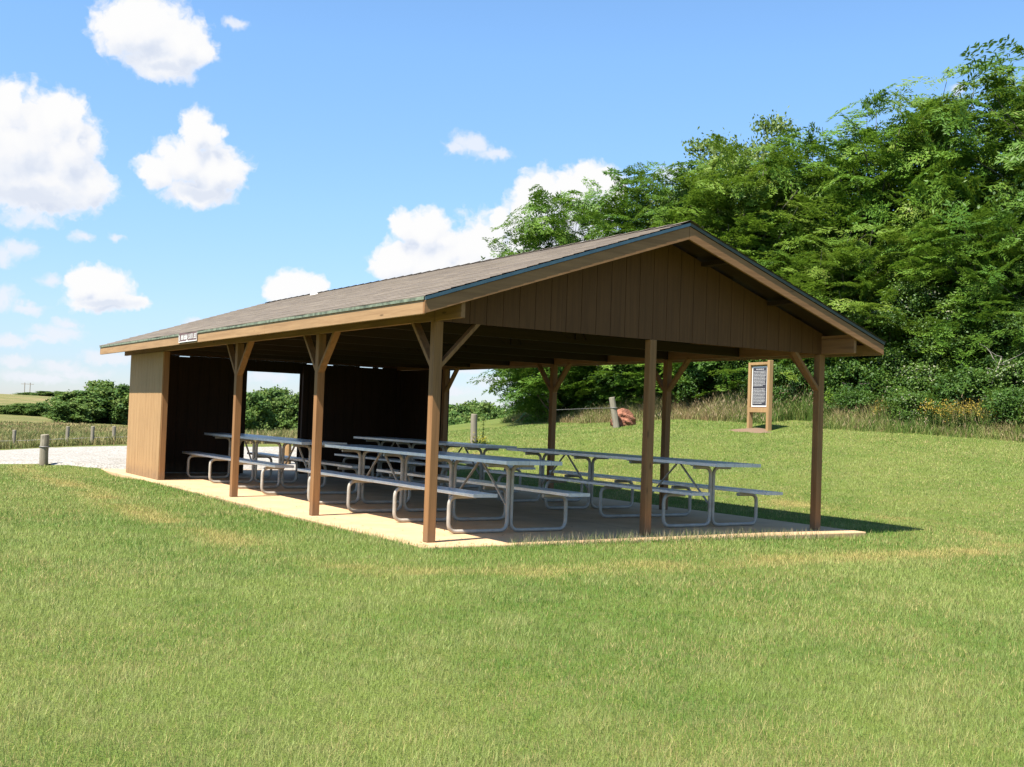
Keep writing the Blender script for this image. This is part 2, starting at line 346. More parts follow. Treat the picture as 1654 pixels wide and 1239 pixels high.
# ------------------------------------------------------------------ the shelter
XR = 5.49; PS = .095; YS = [0, 2.92, 5.87]; YE = 11.77; YW = 9.62; RX = 2.80; SL = .338; ZR = 3.456; EO = 3.22; Y0, Y1 = -.55, 12.53; ZB = 2.2
roofz = lambda x: ZR - SL*abs(x-RX)
sh = empty('picnic_shelter', (0, 0, 0), 'open brown timber picnic shelter with a low shingled gable roof on square posts', 'shelter')
def brace(a, b, parent, up): return MB().bar(a, b, .04, .085, up).build('brace', M_wz, parent, .004)
def post(x, y, zt=ZB, yb=(), xb=(), lab=None):
    p = MB().box(x, x+PS, y, y+PS, 0.003, zt).build('post', M_wz, sh, .006)
    cx, cy = x+PS/2, y+PS/2
    for s in yb: brace((cx, cy+s*.03, 1.745), (cx, cy+s*.47, 2.215), p, (1, 0, 0))
    for s in xb: brace((cx+s*.03, cy, 1.745), (cx+s*.47, cy, 2.215), p, (0, 1, 0))
    return p
post(0, 0, yb=(1,), xb=(1,)); post(0, YS[1], yb=(-1,1)); post(0, YS[2], yb=(-1,1))
post(2.755, .002); post(XR, 0, xb=(-1,), yb=(1,)); post(XR, YS[1], yb=(-1,1)); post(XR, YS[2], yb=(-1,1))
post(0, YW, 2.198); post(XR, YW, 2.198, yb=(-1,)); [MB().box(x_, x_+PS, YE-.10, YE-.005, .003, 2.19).build('door_post', M_dw, sh, .006) for x_ in (2.10, 3.37)]
for bx in (.0, XR+.03):
    b = MB().box(bx, bx+.045, -.51, 12.38, ZB, 2.385).build('beam', M_wy, sh, .004)
    MB().box(bx-.005, bx+.095, -.50, 12.37, 2.388, 2.428).build('plate', M_wy, sh, .004)
# gable siding with vertical grooves; roof line follows underside
def gable(name, y, mat, xa=0., xb=XR+PS, zb=ZB, gaps=()):
    m = MB(); x = xa; 
    while x < xb-1e-4:
        x2 = min(x+.1985, xb); segs = [(x, x2)] if not (x < RX < x2) else [(x, RX), (RX, x2)]
        for i, (u, v) in enumerate(segs):
            a = u+.0028 if i == 0 else u; b = v-.0028 if i == len(segs)-1 else v
            m.prism([(a, zb), (b, zb), (b, roofz(b)-.075), (a, roofz(a)-.075)], 1, y, y+.016)
        x = x2
    m.prism([(xa, zb+.003), (xb, zb+.003), (xb, roofz(xb)-.08), (RX, roofz(RX)-.08), (xa, roofz(xa)-.08)], 1, y+.009, y+.022)
    return m.build(name, mat, sh)
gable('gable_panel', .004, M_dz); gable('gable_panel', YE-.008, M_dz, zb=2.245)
MB().box(.05, XR+.02, .03, .07, 2.204, 2.36).build('header', M_dx, sh)
# roof: stepped shingle courses on a deck, both slopes
m = MB(); ncs = 23; cw = EO/ncs
for s in (-1, 1):
    for i in range(ncs):
        xo = EO-i*cw; xi = EO-(i+1)*cw-.03
        if xi < 0: xi = 0
        zo = ZR-SL*xo; zi = ZR-SL*xi; ny = 40
        ys = np.linspace(Y0-.02, Y1+.02, ny)
        vs = []; 
        for kk, y in enumerate(ys):
            w = .006*math.sin(y*3.1+i*1.7)+.004*random.uniform(-1, 1); xo2 = xo+.012+w
            vs += [(RX+s*xo2, y, zo+.012-SL*.012), (RX+s*xi, y, zi+.003), (RX+s*xo2, y, zo+.001-SL*.012)]
        fs = []
        for kk in range(ny-1):
            a = kk*3; b = a+3; fs += [(a, b, b+1, a+1), (a+2, a, b, b+2)]
        m.add(vs, fs)
roof = m.build('roof', M_shing, sh)
for s in (-1, 1):
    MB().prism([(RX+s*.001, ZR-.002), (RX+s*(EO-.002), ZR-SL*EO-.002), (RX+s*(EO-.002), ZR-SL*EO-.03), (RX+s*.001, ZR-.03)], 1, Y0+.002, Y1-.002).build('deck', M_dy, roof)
m = MB()
for i in range(44):
    y = Y0-.02+i*.2975; 
    m.add([(RX-.13, y, ZR-.13*SL+.022), (RX, y, ZR+.024), (RX+.13, y, ZR-.13*SL+.022), (RX-.13, y+.32, ZR-.13*SL+.012), (RX, y+.32, ZR+.014), (RX+.13, y+.32, ZR-.13*SL+.012)], [(0,1,4,3),(1,2,5,4)])
m.build('ridge_cap', M_shing, roof)
m = MB(); m.add([(2.52, 9.31, 3.37), (2.62, 9.31, 3.40), (2.62, 9.45, 3.40), (2.52, 9.45, 3.37), (2.57, 9.38, 3.475)], [(0,1,4),(1,2,4),(2,3,4),(3,0,4),(3,2,1,0)]); m.build('vent_cap', M_white, roof)
for s in (-1, 1):       # metal drip edges: eaves and rakes
    xe = RX+s*(EO+.006)
    MB().box(min(xe, xe+s*.006), max(xe, xe+s*.006), Y0, Y1, ZR-SL*EO-.034, ZR-SL*EO-.004).build('drip_edge', M_dripg, roof)
    for yy in (Y0-.012, Y1+.004):
        MB().prism([(RX, ZR-.004), (RX+s*EO, ZR-SL*EO-.004), (RX+s*EO, ZR-SL*EO-.038), (RX, ZR-.038)], 1, yy, yy+.008).build('drip_edge', M_drip if s < 0 else M_drip2, roof)
    xf = RX+s*EO       # eave fascia in lengths, rake boards
    for a, b in ((Y0+.032, 3.66), (3.663, 7.3), (7.303, 10.95), (10.953, Y1-.032)):
        MB().box(min(xf, xf-s*.035), max(xf, xf-s*.035), a, b, ZR-SL*EO-.165, ZR-SL*EO-.032).build('fascia', M_fas, sh, .003)
    for yy in (Y0, Y1-.03):
        MB().prism([(RX+s*.002, ZR-.042), (RX+s*EO, ZR-SL*EO-.042), (RX+s*EO, ZR-SL*EO-.165), (RX+s*.002, ZR-.185)], 1, yy, yy+.03).build('rake_board', M_rk, sh, .003)
    for xl in (.72, 1.80):
        x = RX+s*xl; MB().box(x-.045, x+.045, Y0+.03, .004, roofz(x)-.115, roofz(x)-.072).build('lookout', M_dx, sh)
# trusses
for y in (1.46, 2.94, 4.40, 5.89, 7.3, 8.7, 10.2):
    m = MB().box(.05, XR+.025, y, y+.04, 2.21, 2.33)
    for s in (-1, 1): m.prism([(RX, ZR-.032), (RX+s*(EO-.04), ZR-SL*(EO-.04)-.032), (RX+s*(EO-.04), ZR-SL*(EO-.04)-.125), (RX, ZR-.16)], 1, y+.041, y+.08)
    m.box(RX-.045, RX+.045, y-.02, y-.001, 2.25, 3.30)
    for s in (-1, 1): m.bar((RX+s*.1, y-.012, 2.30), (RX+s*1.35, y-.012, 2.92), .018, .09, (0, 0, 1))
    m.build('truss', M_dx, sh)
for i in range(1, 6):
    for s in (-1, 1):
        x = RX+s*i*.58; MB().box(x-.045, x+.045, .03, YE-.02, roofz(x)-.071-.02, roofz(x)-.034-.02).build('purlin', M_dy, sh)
# end wall with doorway and narrow gaps under the top, two wing walls
def siding(mb, axis, fixed, a, b, z0, z1, out):
    x = a
    while x < b-1e-4:
        x2 = min(x+.2, b); lo, hi = x+.003, x2-.003
        if axis == 0: mb.box(lo, hi, fixed, fixed+out, z0, z1)
        else: mb.box(fixed, fixed+out, lo, hi, z0, z1)
        x = x2
    return mb
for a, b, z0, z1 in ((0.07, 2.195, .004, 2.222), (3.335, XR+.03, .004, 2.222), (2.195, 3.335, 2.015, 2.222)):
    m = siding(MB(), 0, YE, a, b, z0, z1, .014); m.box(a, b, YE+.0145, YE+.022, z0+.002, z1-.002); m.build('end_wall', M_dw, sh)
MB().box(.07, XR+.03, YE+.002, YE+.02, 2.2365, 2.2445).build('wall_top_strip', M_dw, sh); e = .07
for a, b in ((.88, 1.08), (3.47, 3.62), (3.92, 4.05), (4.65, 4.95), (5.08, 5.18), (XR+.03, 9)):
    MB().box(e, a, YE+.002, YE+.02, 2.2225, 2.2360).build('wall_top_strip', M_dw, sh); e = b
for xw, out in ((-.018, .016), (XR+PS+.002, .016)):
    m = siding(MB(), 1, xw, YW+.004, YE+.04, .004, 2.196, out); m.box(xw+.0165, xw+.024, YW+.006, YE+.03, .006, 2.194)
    m.build('wing_wall', M_siding if xw < 0 else M_dw, sh)  # same siding on both wings, the right one in the shade-darkened copy
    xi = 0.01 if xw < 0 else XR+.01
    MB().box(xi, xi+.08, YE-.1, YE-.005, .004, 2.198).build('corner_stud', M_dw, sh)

# name board on the eave fascia
ns = empty('name_board', (-.428, 6.85, 2.30), 'small brown name board with white lettering fixed to the long eave', 'sign')
MB().box(-.006, 0, -.455, .455, -.072, .072).build('panel', M_brown, ns)
m = MB(); m.box(-.009, -.0062, -.455, .455, -.072, -.060); m.box(-.009, -.0062, -.455, -.446, -.060, .05); m.box(-.009, -.0062, .446, .455, -.060, .05); m.build('border', M_white, ns)
m = MB()                        # seen from outside the text runs from far (left) to near (right)
def stroke(u0, u1, v0, v1): m.box(-.0085, -.0062, .43-u1*.86, .43-u0*.86, v0, v1)
for u in (.0, .115, .155, .19, .235, .30, .335, .37, .41, .445): stroke(u, u+.02, -.035, .035)
for u0, u1, v in ((.115, .25, .03), (.30, .46, .03), (.16, .2, -.012), (.33, .40, -.008), (.0, .05, -.035)): stroke(u0, u1, v-.006, v+.006)
for u in (.52, .60, .66, .72, .79, .87, .93): stroke(u, u+.018, -.032, .038)
for u0, u1, v in ((.52, .57, -.028), (.60, .64, .034), (.60, .635, .002), (.60, .64, -.028), (.66, .71, .034), (.72, .76, .034), (.72, .755, .0), (.79, .84, -.028), (.87, .985, .034), (.87, .92, .002), (.87, .985, -.028), (.43, .52, -.05)): stroke(u0, u1, v-.005, v+.005)
m.build('lettering', M_white, ns)

# ------------------------------------------------------------------ picnic tables
def bend(pts, r, n=6):
    P = [Vector(p) for p in pts]; out = [P[0]]
    for i in range(1, len(P)-1):
        a = (P[i-1]-P[i]).normalized(); b = (P[i+1]-P[i]).normalized(); p0 = P[i]+a*r; p1 = P[i]+b*r
        for k in range(n+1):
            s = k/n; out.append(p0*(1-s)**2+P[i]*2*s*(1-s)+p1*s*s)
    out.append(P[-1]); return out
FR = (-1.905, -.635, .635, 1.905); LT = 2.375
def make_table():
    t = empty('picnic_table', (0, 0, 0), 'x', 'picnic table', 'long metal picnic tables under the shelter')
    m = MB(); w = .142
    for i in range(5):
        x = -.36+i*.1445; m.box(x, x+w, -LT, LT, .765, .805)
    m.build('tabletop', M_alu, t, .004)
    for e in (-1, 1):
        m = MB()
        for i in range(5):
            x = -.36+i*.1445; m.box(x+.001, x+w-.001, e*LT+(.0005 if e > 0 else -.006), e*LT+(.006 if e > 0 else -.0005), .764, .806)
        m.build('end_cap', M_cap, t)
    for s in (-1, 1):
        m = MB()
        for i in range(2):
            x = s*(.605)-.145+i*.1465; m.box(x, x+.143, -LT, LT, .425, .46)
        b = m.build('bench', M_alu, t, .004)
        for e in (-1, 1):
            MB().box(s*.605-.1445, s*.605+.1440, e*LT+(.0005 if e > 0 else -.006), e*LT+(.006 if e > 0 else -.0005), .424, .461).build('end_cap', M_cap, b)
    for y in FR:
        m = MB()
        for s in (-1, 1):
            m.tube(bend([(s*.30, y, .738), (s*.025, y, .738), (s*.025, y, .024), (s*.765, y, .024), (s*.765, y, .400), (s*.44, y, .400)], .10), .0225, 10)
        m.box(-.34, .34, y-.02, y+.02, .752, .7645)
        m.box(-.03, .03, y-.004, y+.004, .30, .40)
        m.build('frame', M_galv, t, smooth=True)
    for a, b in ((0, 1), (2, 3)):
        c = (FR[a]+FR[b])/2
        for y, s in ((FR[a], -1), (FR[b], 1)):
            MB().bar((0, c+s*.03, .755), (0, y-s*.024, .26), .012, .028, (1, 0, 0)).build('strut', M_galv, t)
    return t
def copy_tree(o, parent=None):
    c = o.copy(); COL.objects.link(c); c.parent = parent
    for ch in o.children: copy_tree(ch, c)
    return c
tb = make_table(); TC = [(1.37, 2.575, 'long metal picnic table nearest the front, its bench running behind the left posts'),
  (4.37, 2.575, 'long metal picnic table beside the right-hand corner post, against the sunny lawn'),
  (1.37, 8.15, 'long metal picnic table beside the sunlit plank side wall, in front of the doorway'),
  (4.37, 8.15, 'long metal picnic table deep in shade before the dark rear wall, mostly hidden')]
for i, (x, y, lb) in enumerate(TC):
    o = tb if i == 0 else copy_tree(tb); o.location = (x, y, 0.001); o.rotation_euler.z = R((.25, -.35, -.5, .4)[i]); o['label'] = lb

# ------------------------------------------------------------------ posts, rock, info board
def rpost(name, x, y, h, r, label, tilt=(0, 0), mat=None, group=None, wire=None, sq=False):
    z = gz(x, y); e = empty(name, (x, y, z), label, 'post', group); m = MB(); P = []; T = []
    for i in range(7):
        s = i/6; P.append((tilt[0]*s*h+random.uniform(-.006, .006), tilt[1]*s*h, -.1+s*(h+.1))); T.append(r*(1.06-.1*s)*random.uniform(.96, 1.04))
    m.tube(P, r, 4 if sq else 14, T); m.build('wood_post', mat or M_grey, e, .012, smooth=not sq)
    if wire: MB().tube([(math.cos(a)*r*1.08+tilt[0]*wire, math.sin(a)*r*1.08+tilt[1]*wire, wire) for a in np.linspace(0, 6.283, 17)], .012, 5).build('wire_loop', M_wire, e)
    return e
rpost('fence_post', -1.14, 13.61, .60, .082, 'thick round grey post at the lawn edge in front of the gravel drive', wire=.36)
for (x, y, h), lb in zip(((.21, 25.8, .52), (1.52, 24.96, .56), (2.13, 24.57, .54), (2.66, 24.23, .52)),
    ('grey fence post beyond the gravel, nearest the left edge of the photo', 'grey fence post beyond the gravel, first one right of the thick near post', 'grey fence post beyond the gravel, between the thick post and the plank wall', 'grey fence post beyond the gravel, closest to the sunlit plank wall')):
    rpost('fence_post', x, y, h, .055, lb, group='posts beyond the gravel drive')
m = MB(); fp = [(-3.2, 27.9), (.21, 25.8), (1.52, 24.96), (2.13, 24.57), (2.66, 24.23), (3.4, 23.8)]
m.tube([(x, y, gz(x, y)+.20) for x, y in fp], .008, 5); tag(m.build('fence_cable', M_wire), 'thin dark cable strung along the short posts beyond the gravel', 'cable')
rpost('fence_post', 8.45, 13.4, .73, .078, 'weathered post on the lawn behind the shelter with yellow weeds round its foot', tilt=(-.02, 0))
rpost('fence_post', 4.34, 14.85, .62, .10, 'pale squared post standing outside the doorway of the end wall', mat=M_cedar, sq=True)
e = rpost('fence_post', 13.17, 13.93, .80, .085, 'leaning pale post with a wire band in front of the red boulder', tilt=(-.175, .11), wire=.52)
MB().tube([(-.1, .0, .52), (-.5, .4, .49), (-1.4, 1.2, .40)], .006, 5).build('wire_strand', M_wire, e)
# boulder
bm = bmesh.new(); bmesh.ops.create_icosphere(bm, subdivisions=4, radius=1)
for v in bm.verts:
    p = v.co.copy(); f = 1+.10*math.sin(p.x*3.1+1)+.09*math.sin(p.y*4.2+p.z*2)+.05*math.sin(p.z*9+p.x*7)
    f += .045*math.sin(p.x*8+p.y*6+p.z*5)+.03*math.sin(p.y*15-p.z*11); p = p*f; f2 = 1+.018*math.sin(p.x*23+p.y*19)+.015*math.sin(p.z*27+p.y*13); v.co = Vector((p.x*.40*f2, p.y*.34*f2, max(-.3, p.z*.31*f2)))
me = bpy.data.meshes.new('boulder'); bm.to_mesh(me); bm.free(); me.materials.append(M_rock); o = bpy.data.objects.new('boulder', me); COL.objects.link(o)
o.location = (13.62, 14.30, gz(13.62, 14.30)+.15); o.rotation_euler = (0, 0, .5); o.scale = (.9, .9, .9); tag(o, 'red granite boulder lying behind the leaning post', 'boulder')
# info board
bx, by = 14.17, 9.73; bz = gz(bx, by)-.02
ib = empty('info_board', (bx, by, bz), 'tall cedar framed notice board with a dark panel of white writing', 'notice board', rz=R(-98))
# local: x along the board (viewer's left to right), front faces -y
for x in (-.37, .37): MB().box(x-.045, x+.045, -.05, .06, -.1, 1.62 if x < 0 else 1.66).build('upright', M_cedar, ib, .006)
MB().box(-.324, .324, -.05, .06, 1.555, 1.62).build('rail', M_cedar, ib, .005); MB().box(-.324, .324, -.05, .06, .42, .53).build('rail', M_cedar, ib, .005)
MB().box(-.3235, .3235, .0, .02, .5305, 1.5545).build('backing', M_cedar, ib)
MB().box(-.30, .30, -.012, -.001, .555, 1.52).build('panel_border', M_white, ib)
MB().box(-.265, .265, -.016, -.0125, .59, 1.49).build('panel', M_panel, ib)
m = MB(); rows = [(1.455, 1)]+[(1.405-i*.0345, 0) for i in range(11)]+[(.985-i*.0345, 0) for i in range(11)]
for i, (z, ti) in enumerate(rows):
    x = -.14 if ti else -.235; xe = .16 if ti else (.235 if i not in (11, 22) else .13); hh = .014 if ti else .0105
    while x < xe-.02:
        wl = random.choice((2, 3, 4, 5, 6, 8)); 
        for c_ in range(wl):
            if x > xe-.01: break
            m.box(x, x+.0075, -.018, -.0162, z-hh, z+hh*random.choice((.7, .7, 1.))); x += .0098
        x += .008
m.build('lettering', M_ink, ib)
m = MB(); nk = 28; ctr = (bx-.28, by-.06); vs = [(ctr[0], ctr[1], gz(*ctr)+.035)]
for q_, zz in ((.5, .03), (1., -.015)):
    for k in range(nk):
        a = 2*math.pi*k/nk; r_ = q_*(1+.22*math.sin(3*a+1)+.14*math.sin(7*a)); x_, y_ = ctr[0]+.42*r_*math.cos(a), ctr[1]+.62*r_*math.sin(a); vs.append((x_, y_, gz(x_, y_)+zz))
m.add(vs, [(0, 1+k, 1+(k+1) % nk) for k in range(nk)]+[(1+k, 1+nk+k, 1+nk+(k+1) % nk, 1+(k+1) % nk) for k in range(nk)])
tag(m.build('soil_patch', M_soil, smooth=True), 'bare brown soil trodden at the foot of the notice board', 'soil', kind='structure')

# far power line poles
for x, y, zt in ((104.09, 656.1, 12.0), (128.24, 616.9, 11.5)):
    zb = gz(x, y); e = empty('power_pole', (x, y, zb), 'tiny H-frame power pole on the skyline, '+('farthest left' if x < 110 else 'just left of the round-topped field trees'), 'power pole', 'power poles on the skyline')
    for s in (-1.5, 1.5): MB().tube([(s*.84, -s*.54, -1), (s*.84, -s*.54, zt-zb)], .22, 6).build('pole', M_twig, e)
    MB().bar((-2.9, 1.85, zt-zb-.8), (2.9, -1.85, zt-zb-.8), .25, .3).build('crossarm', M_twig, e)
# ------------------------------------------------------------------ vegetation
def nrm(v): return v/(np.linalg.norm(v, axis=-1, keepdims=True)+1e-9)
def leaf_quads(P, A, N, L, W):
    A = nrm(A); B = nrm(np.cross(N, A)); L = L[:,None]; W = W[:,None]
    V = np.stack([P-A*L*.5, P+B*W*.5-A*L*.08, P+A*L*.5, P-B*W*.5-A*L*.08], 1).reshape(-1, 3)
    return V, np.arange(len(P)*4).reshape(-1, 4)
def limb(mb, a, b, r0, r1, sag=0., n=7, wob=.12):
    a = np.array(a, float); b = np.array(b, float); P = []; T = []
    k1, k2 = RNG.normal(0, wob, 3), RNG.normal(0, wob*.6, 3)
    for i in range(n):
        s = i/(n-1); P.append(tuple(a*(1-s)+b*s+k1*math.sin(s*math.pi)+k2*math.sin(s*2*math.pi)+np.array([0, 0, sag*math.sin(s*math.pi)]))); T.append(r0*(1-s)+r1*s)
    mb.tube(P, r0, 6, T, cap=False); return P
def sprays(C, per):
    """flat feathery sprays: side twigs set along a drooping twig, paired fronds set along each side twig"""
    n = len(C); K, M = 9, 9; rad = nrm(C*np.array([1, 1, 0])+1e-6); sd = nrm(rad+RNG.normal(0, .55, (n, 3))*np.array([1, 1, 0])); el = RNG.normal(.05, .46, n); D = nrm(sd+np.array([0, 0, 1.])*el[:,None])
    up = nrm(np.array([0, 0, 1.])+RNG.normal(0, .46, (n, 3))); S = nrm(np.cross(up, D)); U = nrm(np.cross(D, S)); ell = RNG.uniform(.5, 1.25, n)
    sk = (np.arange(K)+.6)/K; sgn = np.where(np.arange(K) % 2 == 0, 1., -1.); tj = (np.arange(M)+.5)/M
    s_ = np.broadcast_to(sk[None,:,None,None], (n, K, M, 2))+RNG.normal(0, .02, (n, K, M, 2)); sg = np.broadcast_to(sgn[None,:,None,None], s_.shape)*np.where(RNG.random((n, K, 1, 1)) < .12, -1, 1); t_ = np.broadcast_to(tj[None,None,:,None], s_.shape); pr = np.broadcast_to(np.array([-1., 1.])[None,None,None,:], s_.shape)
    e4 = lambda a: a[:,None,None,None]; v4 = lambda a: a[:,None,None,None,:]; L_ = e4(ell); side = (.62*L_*(1-.55*s_)*RNG.uniform(.7, 1.2, (n, K, 1, 1)))*t_
    ca, sa = .62, .78
    P = v4(C)+v4(D)*(s_*L_+side*ca)[...,None]+v4(S)*(sg*side*sa)[...,None]-np.array([0, 0, 1.])*(.20*L_*(s_**2)+.30*side**2)[...,None]+v4(U)*RNG.normal(0, .018, s_.shape)[...,None]
    sub = v4(D)*ca+v4(S)*(sg*sa)[...,None]; prp = v4(S)*(-sg*ca)[...,None]*-1+v4(D)*(-sa)
    A = sub*.55+prp*(pr*.85)[...,None]+np.array([0, 0, -.22])+RNG.normal(0, .18, s_.shape+(3,)); N = v4(U)+RNG.normal(0, .30, s_.shape+(3,))
    P, A, N = (q.reshape(-1, 3) for q in (P, A, N)); m = len(P); L = RNG.uniform(.10, .18, m); P = P+nrm(A)*L[:,None]*.45
    tone = np.repeat(RNG.random(n)*.6, K*M*2)+RNG.random(m)*.4; keep = RNG.random(m) < .93
    V, F = leaf_quads(P[keep], A[keep], N[keep], L[keep], L[keep]*RNG.uniform(.26, .38, keep.sum())); return V, F, tone[keep]
def make_tree(kind, H, Rr, nclump, per, seed, low=None):
    """returns (trunk mesh, crown mesh) standing at the origin"""
    global RNG; RNG = np.random.default_rng(seed); mb = MB()
    top = limb(mb, (0, 0, -.3), (RNG.normal(0, .25), RNG.normal(0, .25), H*.62), .17 if kind != 'far' else .2, .06, n=9)
    C = []; RAD = []; TW = []
    nl = max(8, nclump//(14 if kind == 'locust' else 7))
    lo = {'locust': .10, 'pale': .3, 'far': .10}[kind]
    if low: lo = low
    for i in range(nl):
        s = (i+RNG.random())/nl; z = H*(lo+(1-lo)*s); u = (z/H-lo)/(1-lo)
        prof = (math.sin(math.pi*min(1, .18+.80*u))**.75) if kind != 'far' else math.sqrt(max(.05, 1-(2*u-.85)**2/1.4))
        az = i*2.39996+RNG.normal(0, .35); rad = Rr*prof*RNG.uniform(.62, 1.10)
        tip = np.array([math.cos(az)*rad, math.sin(az)*rad, z]); zb = max(.5, z*.72-.25*rad)
        k = min(8, int(8*zb/(H*.62))); base = top[k]
        P = limb(mb, base, tip, .05*(1.2-u), .008, sag=.10*rad, n=6)
        for j in range(nclump//nl):
            s2 = RNG.uniform(.32, 1.06); q = base+(tip-np.array(base))*s2
            q = q+RNG.normal(0, .42, 3)*np.array([1, 1, .55])*(Rr/3.); C.append(q); RAD.append(RNG.uniform(.42, 1.0)*(Rr/3.))
    if kind == 'locust': return (mb,)+sprays(np.array(C), per)
    C = np.array(C); RAD = np.array(RAD); n = len(C)
    idx = np.repeat(np.arange(n), per); m = len(idx); c = C[idx]; r = RAD[idx]
    g = RNG.normal(0, .5, (m, 3)); flat = .36 if kind == 'locust' else .7
    off = g*r[:,None]*np.array([1, 1, flat]); h2 = (off[:,:2]**2).sum(-1)/np.maximum(r, .1)
    P = c+off; out = c*np.array([1, 1, 0]); out = nrm(out+RNG.normal(0, .3, out.shape))
    tone = RNG.random(n)[idx]*.65+RNG.random(m)*.35
    if kind == 'pale':
        A = RNG.normal(0, 1, (m, 3)); A[:,2] -= .5; N = RNG.normal(0, .8, (m, 3))+[0, 0, .7]; L = RNG.uniform(.10, .17, m); W = L*.6
    else:
        A = RNG.normal(0, 1, (m, 3)); N = nrm(off)+[0, 0, .8]+RNG.normal(0, .5, (m, 3)); L = RNG.uniform(.2, .42, m); W = L*.7
    V, F = leaf_quads(P, A, N, L, W); return mb, V, F, tone
def make_bush(H, Rr, nclump, per, seed, leaf=(.07, .13), pale=0.):
    global RNG; RNG = np.random.default_rng(seed); mb = MB(); C = []; RAD = []
    for i in range(9):
        az = RNG.uniform(0, 6.28); rr_ = Rr*RNG.uniform(.2, .75); limb(mb, (RNG.normal(0, .08), RNG.normal(0, .08), -.2), (math.cos(az)*rr_, math.sin(az)*rr_, H*RNG.uniform(.5, .92)), .035, .006)
    for i in range(nclump):
        th = RNG.uniform(0, 6.28); u = RNG.random()**.7; z = H*(.04+.96*u); prof = math.sqrt(max(.03, 1-(max(0, u-.38)/.66)**2))*(.82+.18*min(1, u/.3))
        d = Rr*prof*(RNG.uniform(.35, 1.)**.5)*RNG.uniform(.8, 1.15); C.append((math.cos(th)*d, math.sin(th)*d, z)); RAD.append(RNG.uniform(.18, .42)*(Rr/1.5)**.5)
    C = np.array(C); RAD = np.array(RAD); idx = np.repeat(np.arange(nclump), per); m = len(idx)
    off = RNG.normal(0, .5, (m, 3))*RAD[idx][:,None]*np.array([1, 1, .8]); P = C[idx]+off; P[:,2] = np.maximum(P[:,2], .02)
    A = RNG.normal(0, 1, (m, 3)); A[:,2] -= .5; N = nrm(C[idx]*[1, 1, .3])*.5+nrm(off)*.4+[0, 0, .75]+RNG.normal(0, .45, (m, 3)); L = RNG.uniform(*leaf, m); W = L*RNG.uniform(.5, .75, m)
    tone = (RNG.random(nclump)[idx]*.5+RNG.random(m)*.5)*.94
    pc = RNG.random(nclump) < pale; tone = np.where(pc[idx]&(RNG.random(m) < .30), RNG.uniform(.955, 1, m), tone)
    V, F = leaf_quads(P, A, N, L, W); return mb, V, F, tone
def plant_proto(name, spec, mat, stem='trunk'):
    mb, V, F, tone = spec; e = bpy.data.objects.new(name, None); COL.objects.link(e); e.empty_display_size = .3
    mb.build(stem, M_bark, e, smooth=True); np_mesh('crown' if stem == 'trunk' else 'foliage', V, F, 4, mat, {'rnd': tone}, e); return e
PROTO = {
 'loc': [('locust_tree', plant_proto('locust_tree', make_tree('locust', 9., 3.3, 800, 0, 11+i), (M_loc, M_loc2, M_loc3)[i])) for i in range(3)]+[('locust_tree', plant_proto('locust_tree', make_tree('locust', 6., 2.4, 300, 0, 17, .26), M_loc2))],
 'pale': [('pale_leaved_tree', plant_proto('pale_leaved_tree', make_tree('pale', 9., 2.3, 150, 190, 31), M_pale))],
 'bsh': [('broadleaf_bush', plant_proto('broadleaf_bush', make_bush(4., 1.6, 150, 300, 41+i, (.05, .10), pale=(0., .20, .05)[i]), (M_bsd, M_bsh, M_bsh)[i], 'stems')) for i in range(3)],
 'shrub': [('shrub', plant_proto('shrub', make_bush(1.2, .75, 80, 140, 51+i, (.04, .085), (.0, .3)[i]), (M_bsd, M_bsh)[i], 'stems')) for i in range(2)],
 'far': [('field_tree', plant_proto('field_tree', make_tree('far', 5., 2.4, 140, 130, 61+i), M_far)) for i in range(3)]}
DIM = {'loc': (9., 3.3), 'pale': (9., 2.3), 'bsh': (4., 1.6), 'shrub': (1.2, .75), 'far': (5., 2.4)}
USED = set()
def plant(kind, var, x, y, h, r, rz, label, group=None):
    nm, pr = PROTO[kind][var]; o = pr if (kind, var) not in USED else copy_tree(pr); USED.add((kind, var))
    H, Rr = DIM[kind] if (kind, var) != ('loc', 3) else (6., 2.4); o.location = (x, y, gz(x, y)-.05); o.scale = (r/Rr, r/Rr, h/H); o.rotation_euler = (0, 0, rz)
    tag(o, label, 'tree' if kind in ('loc', 'pale', 'far') else 'bush', group)
LT_ = 'trees on the rise right of the shelter'
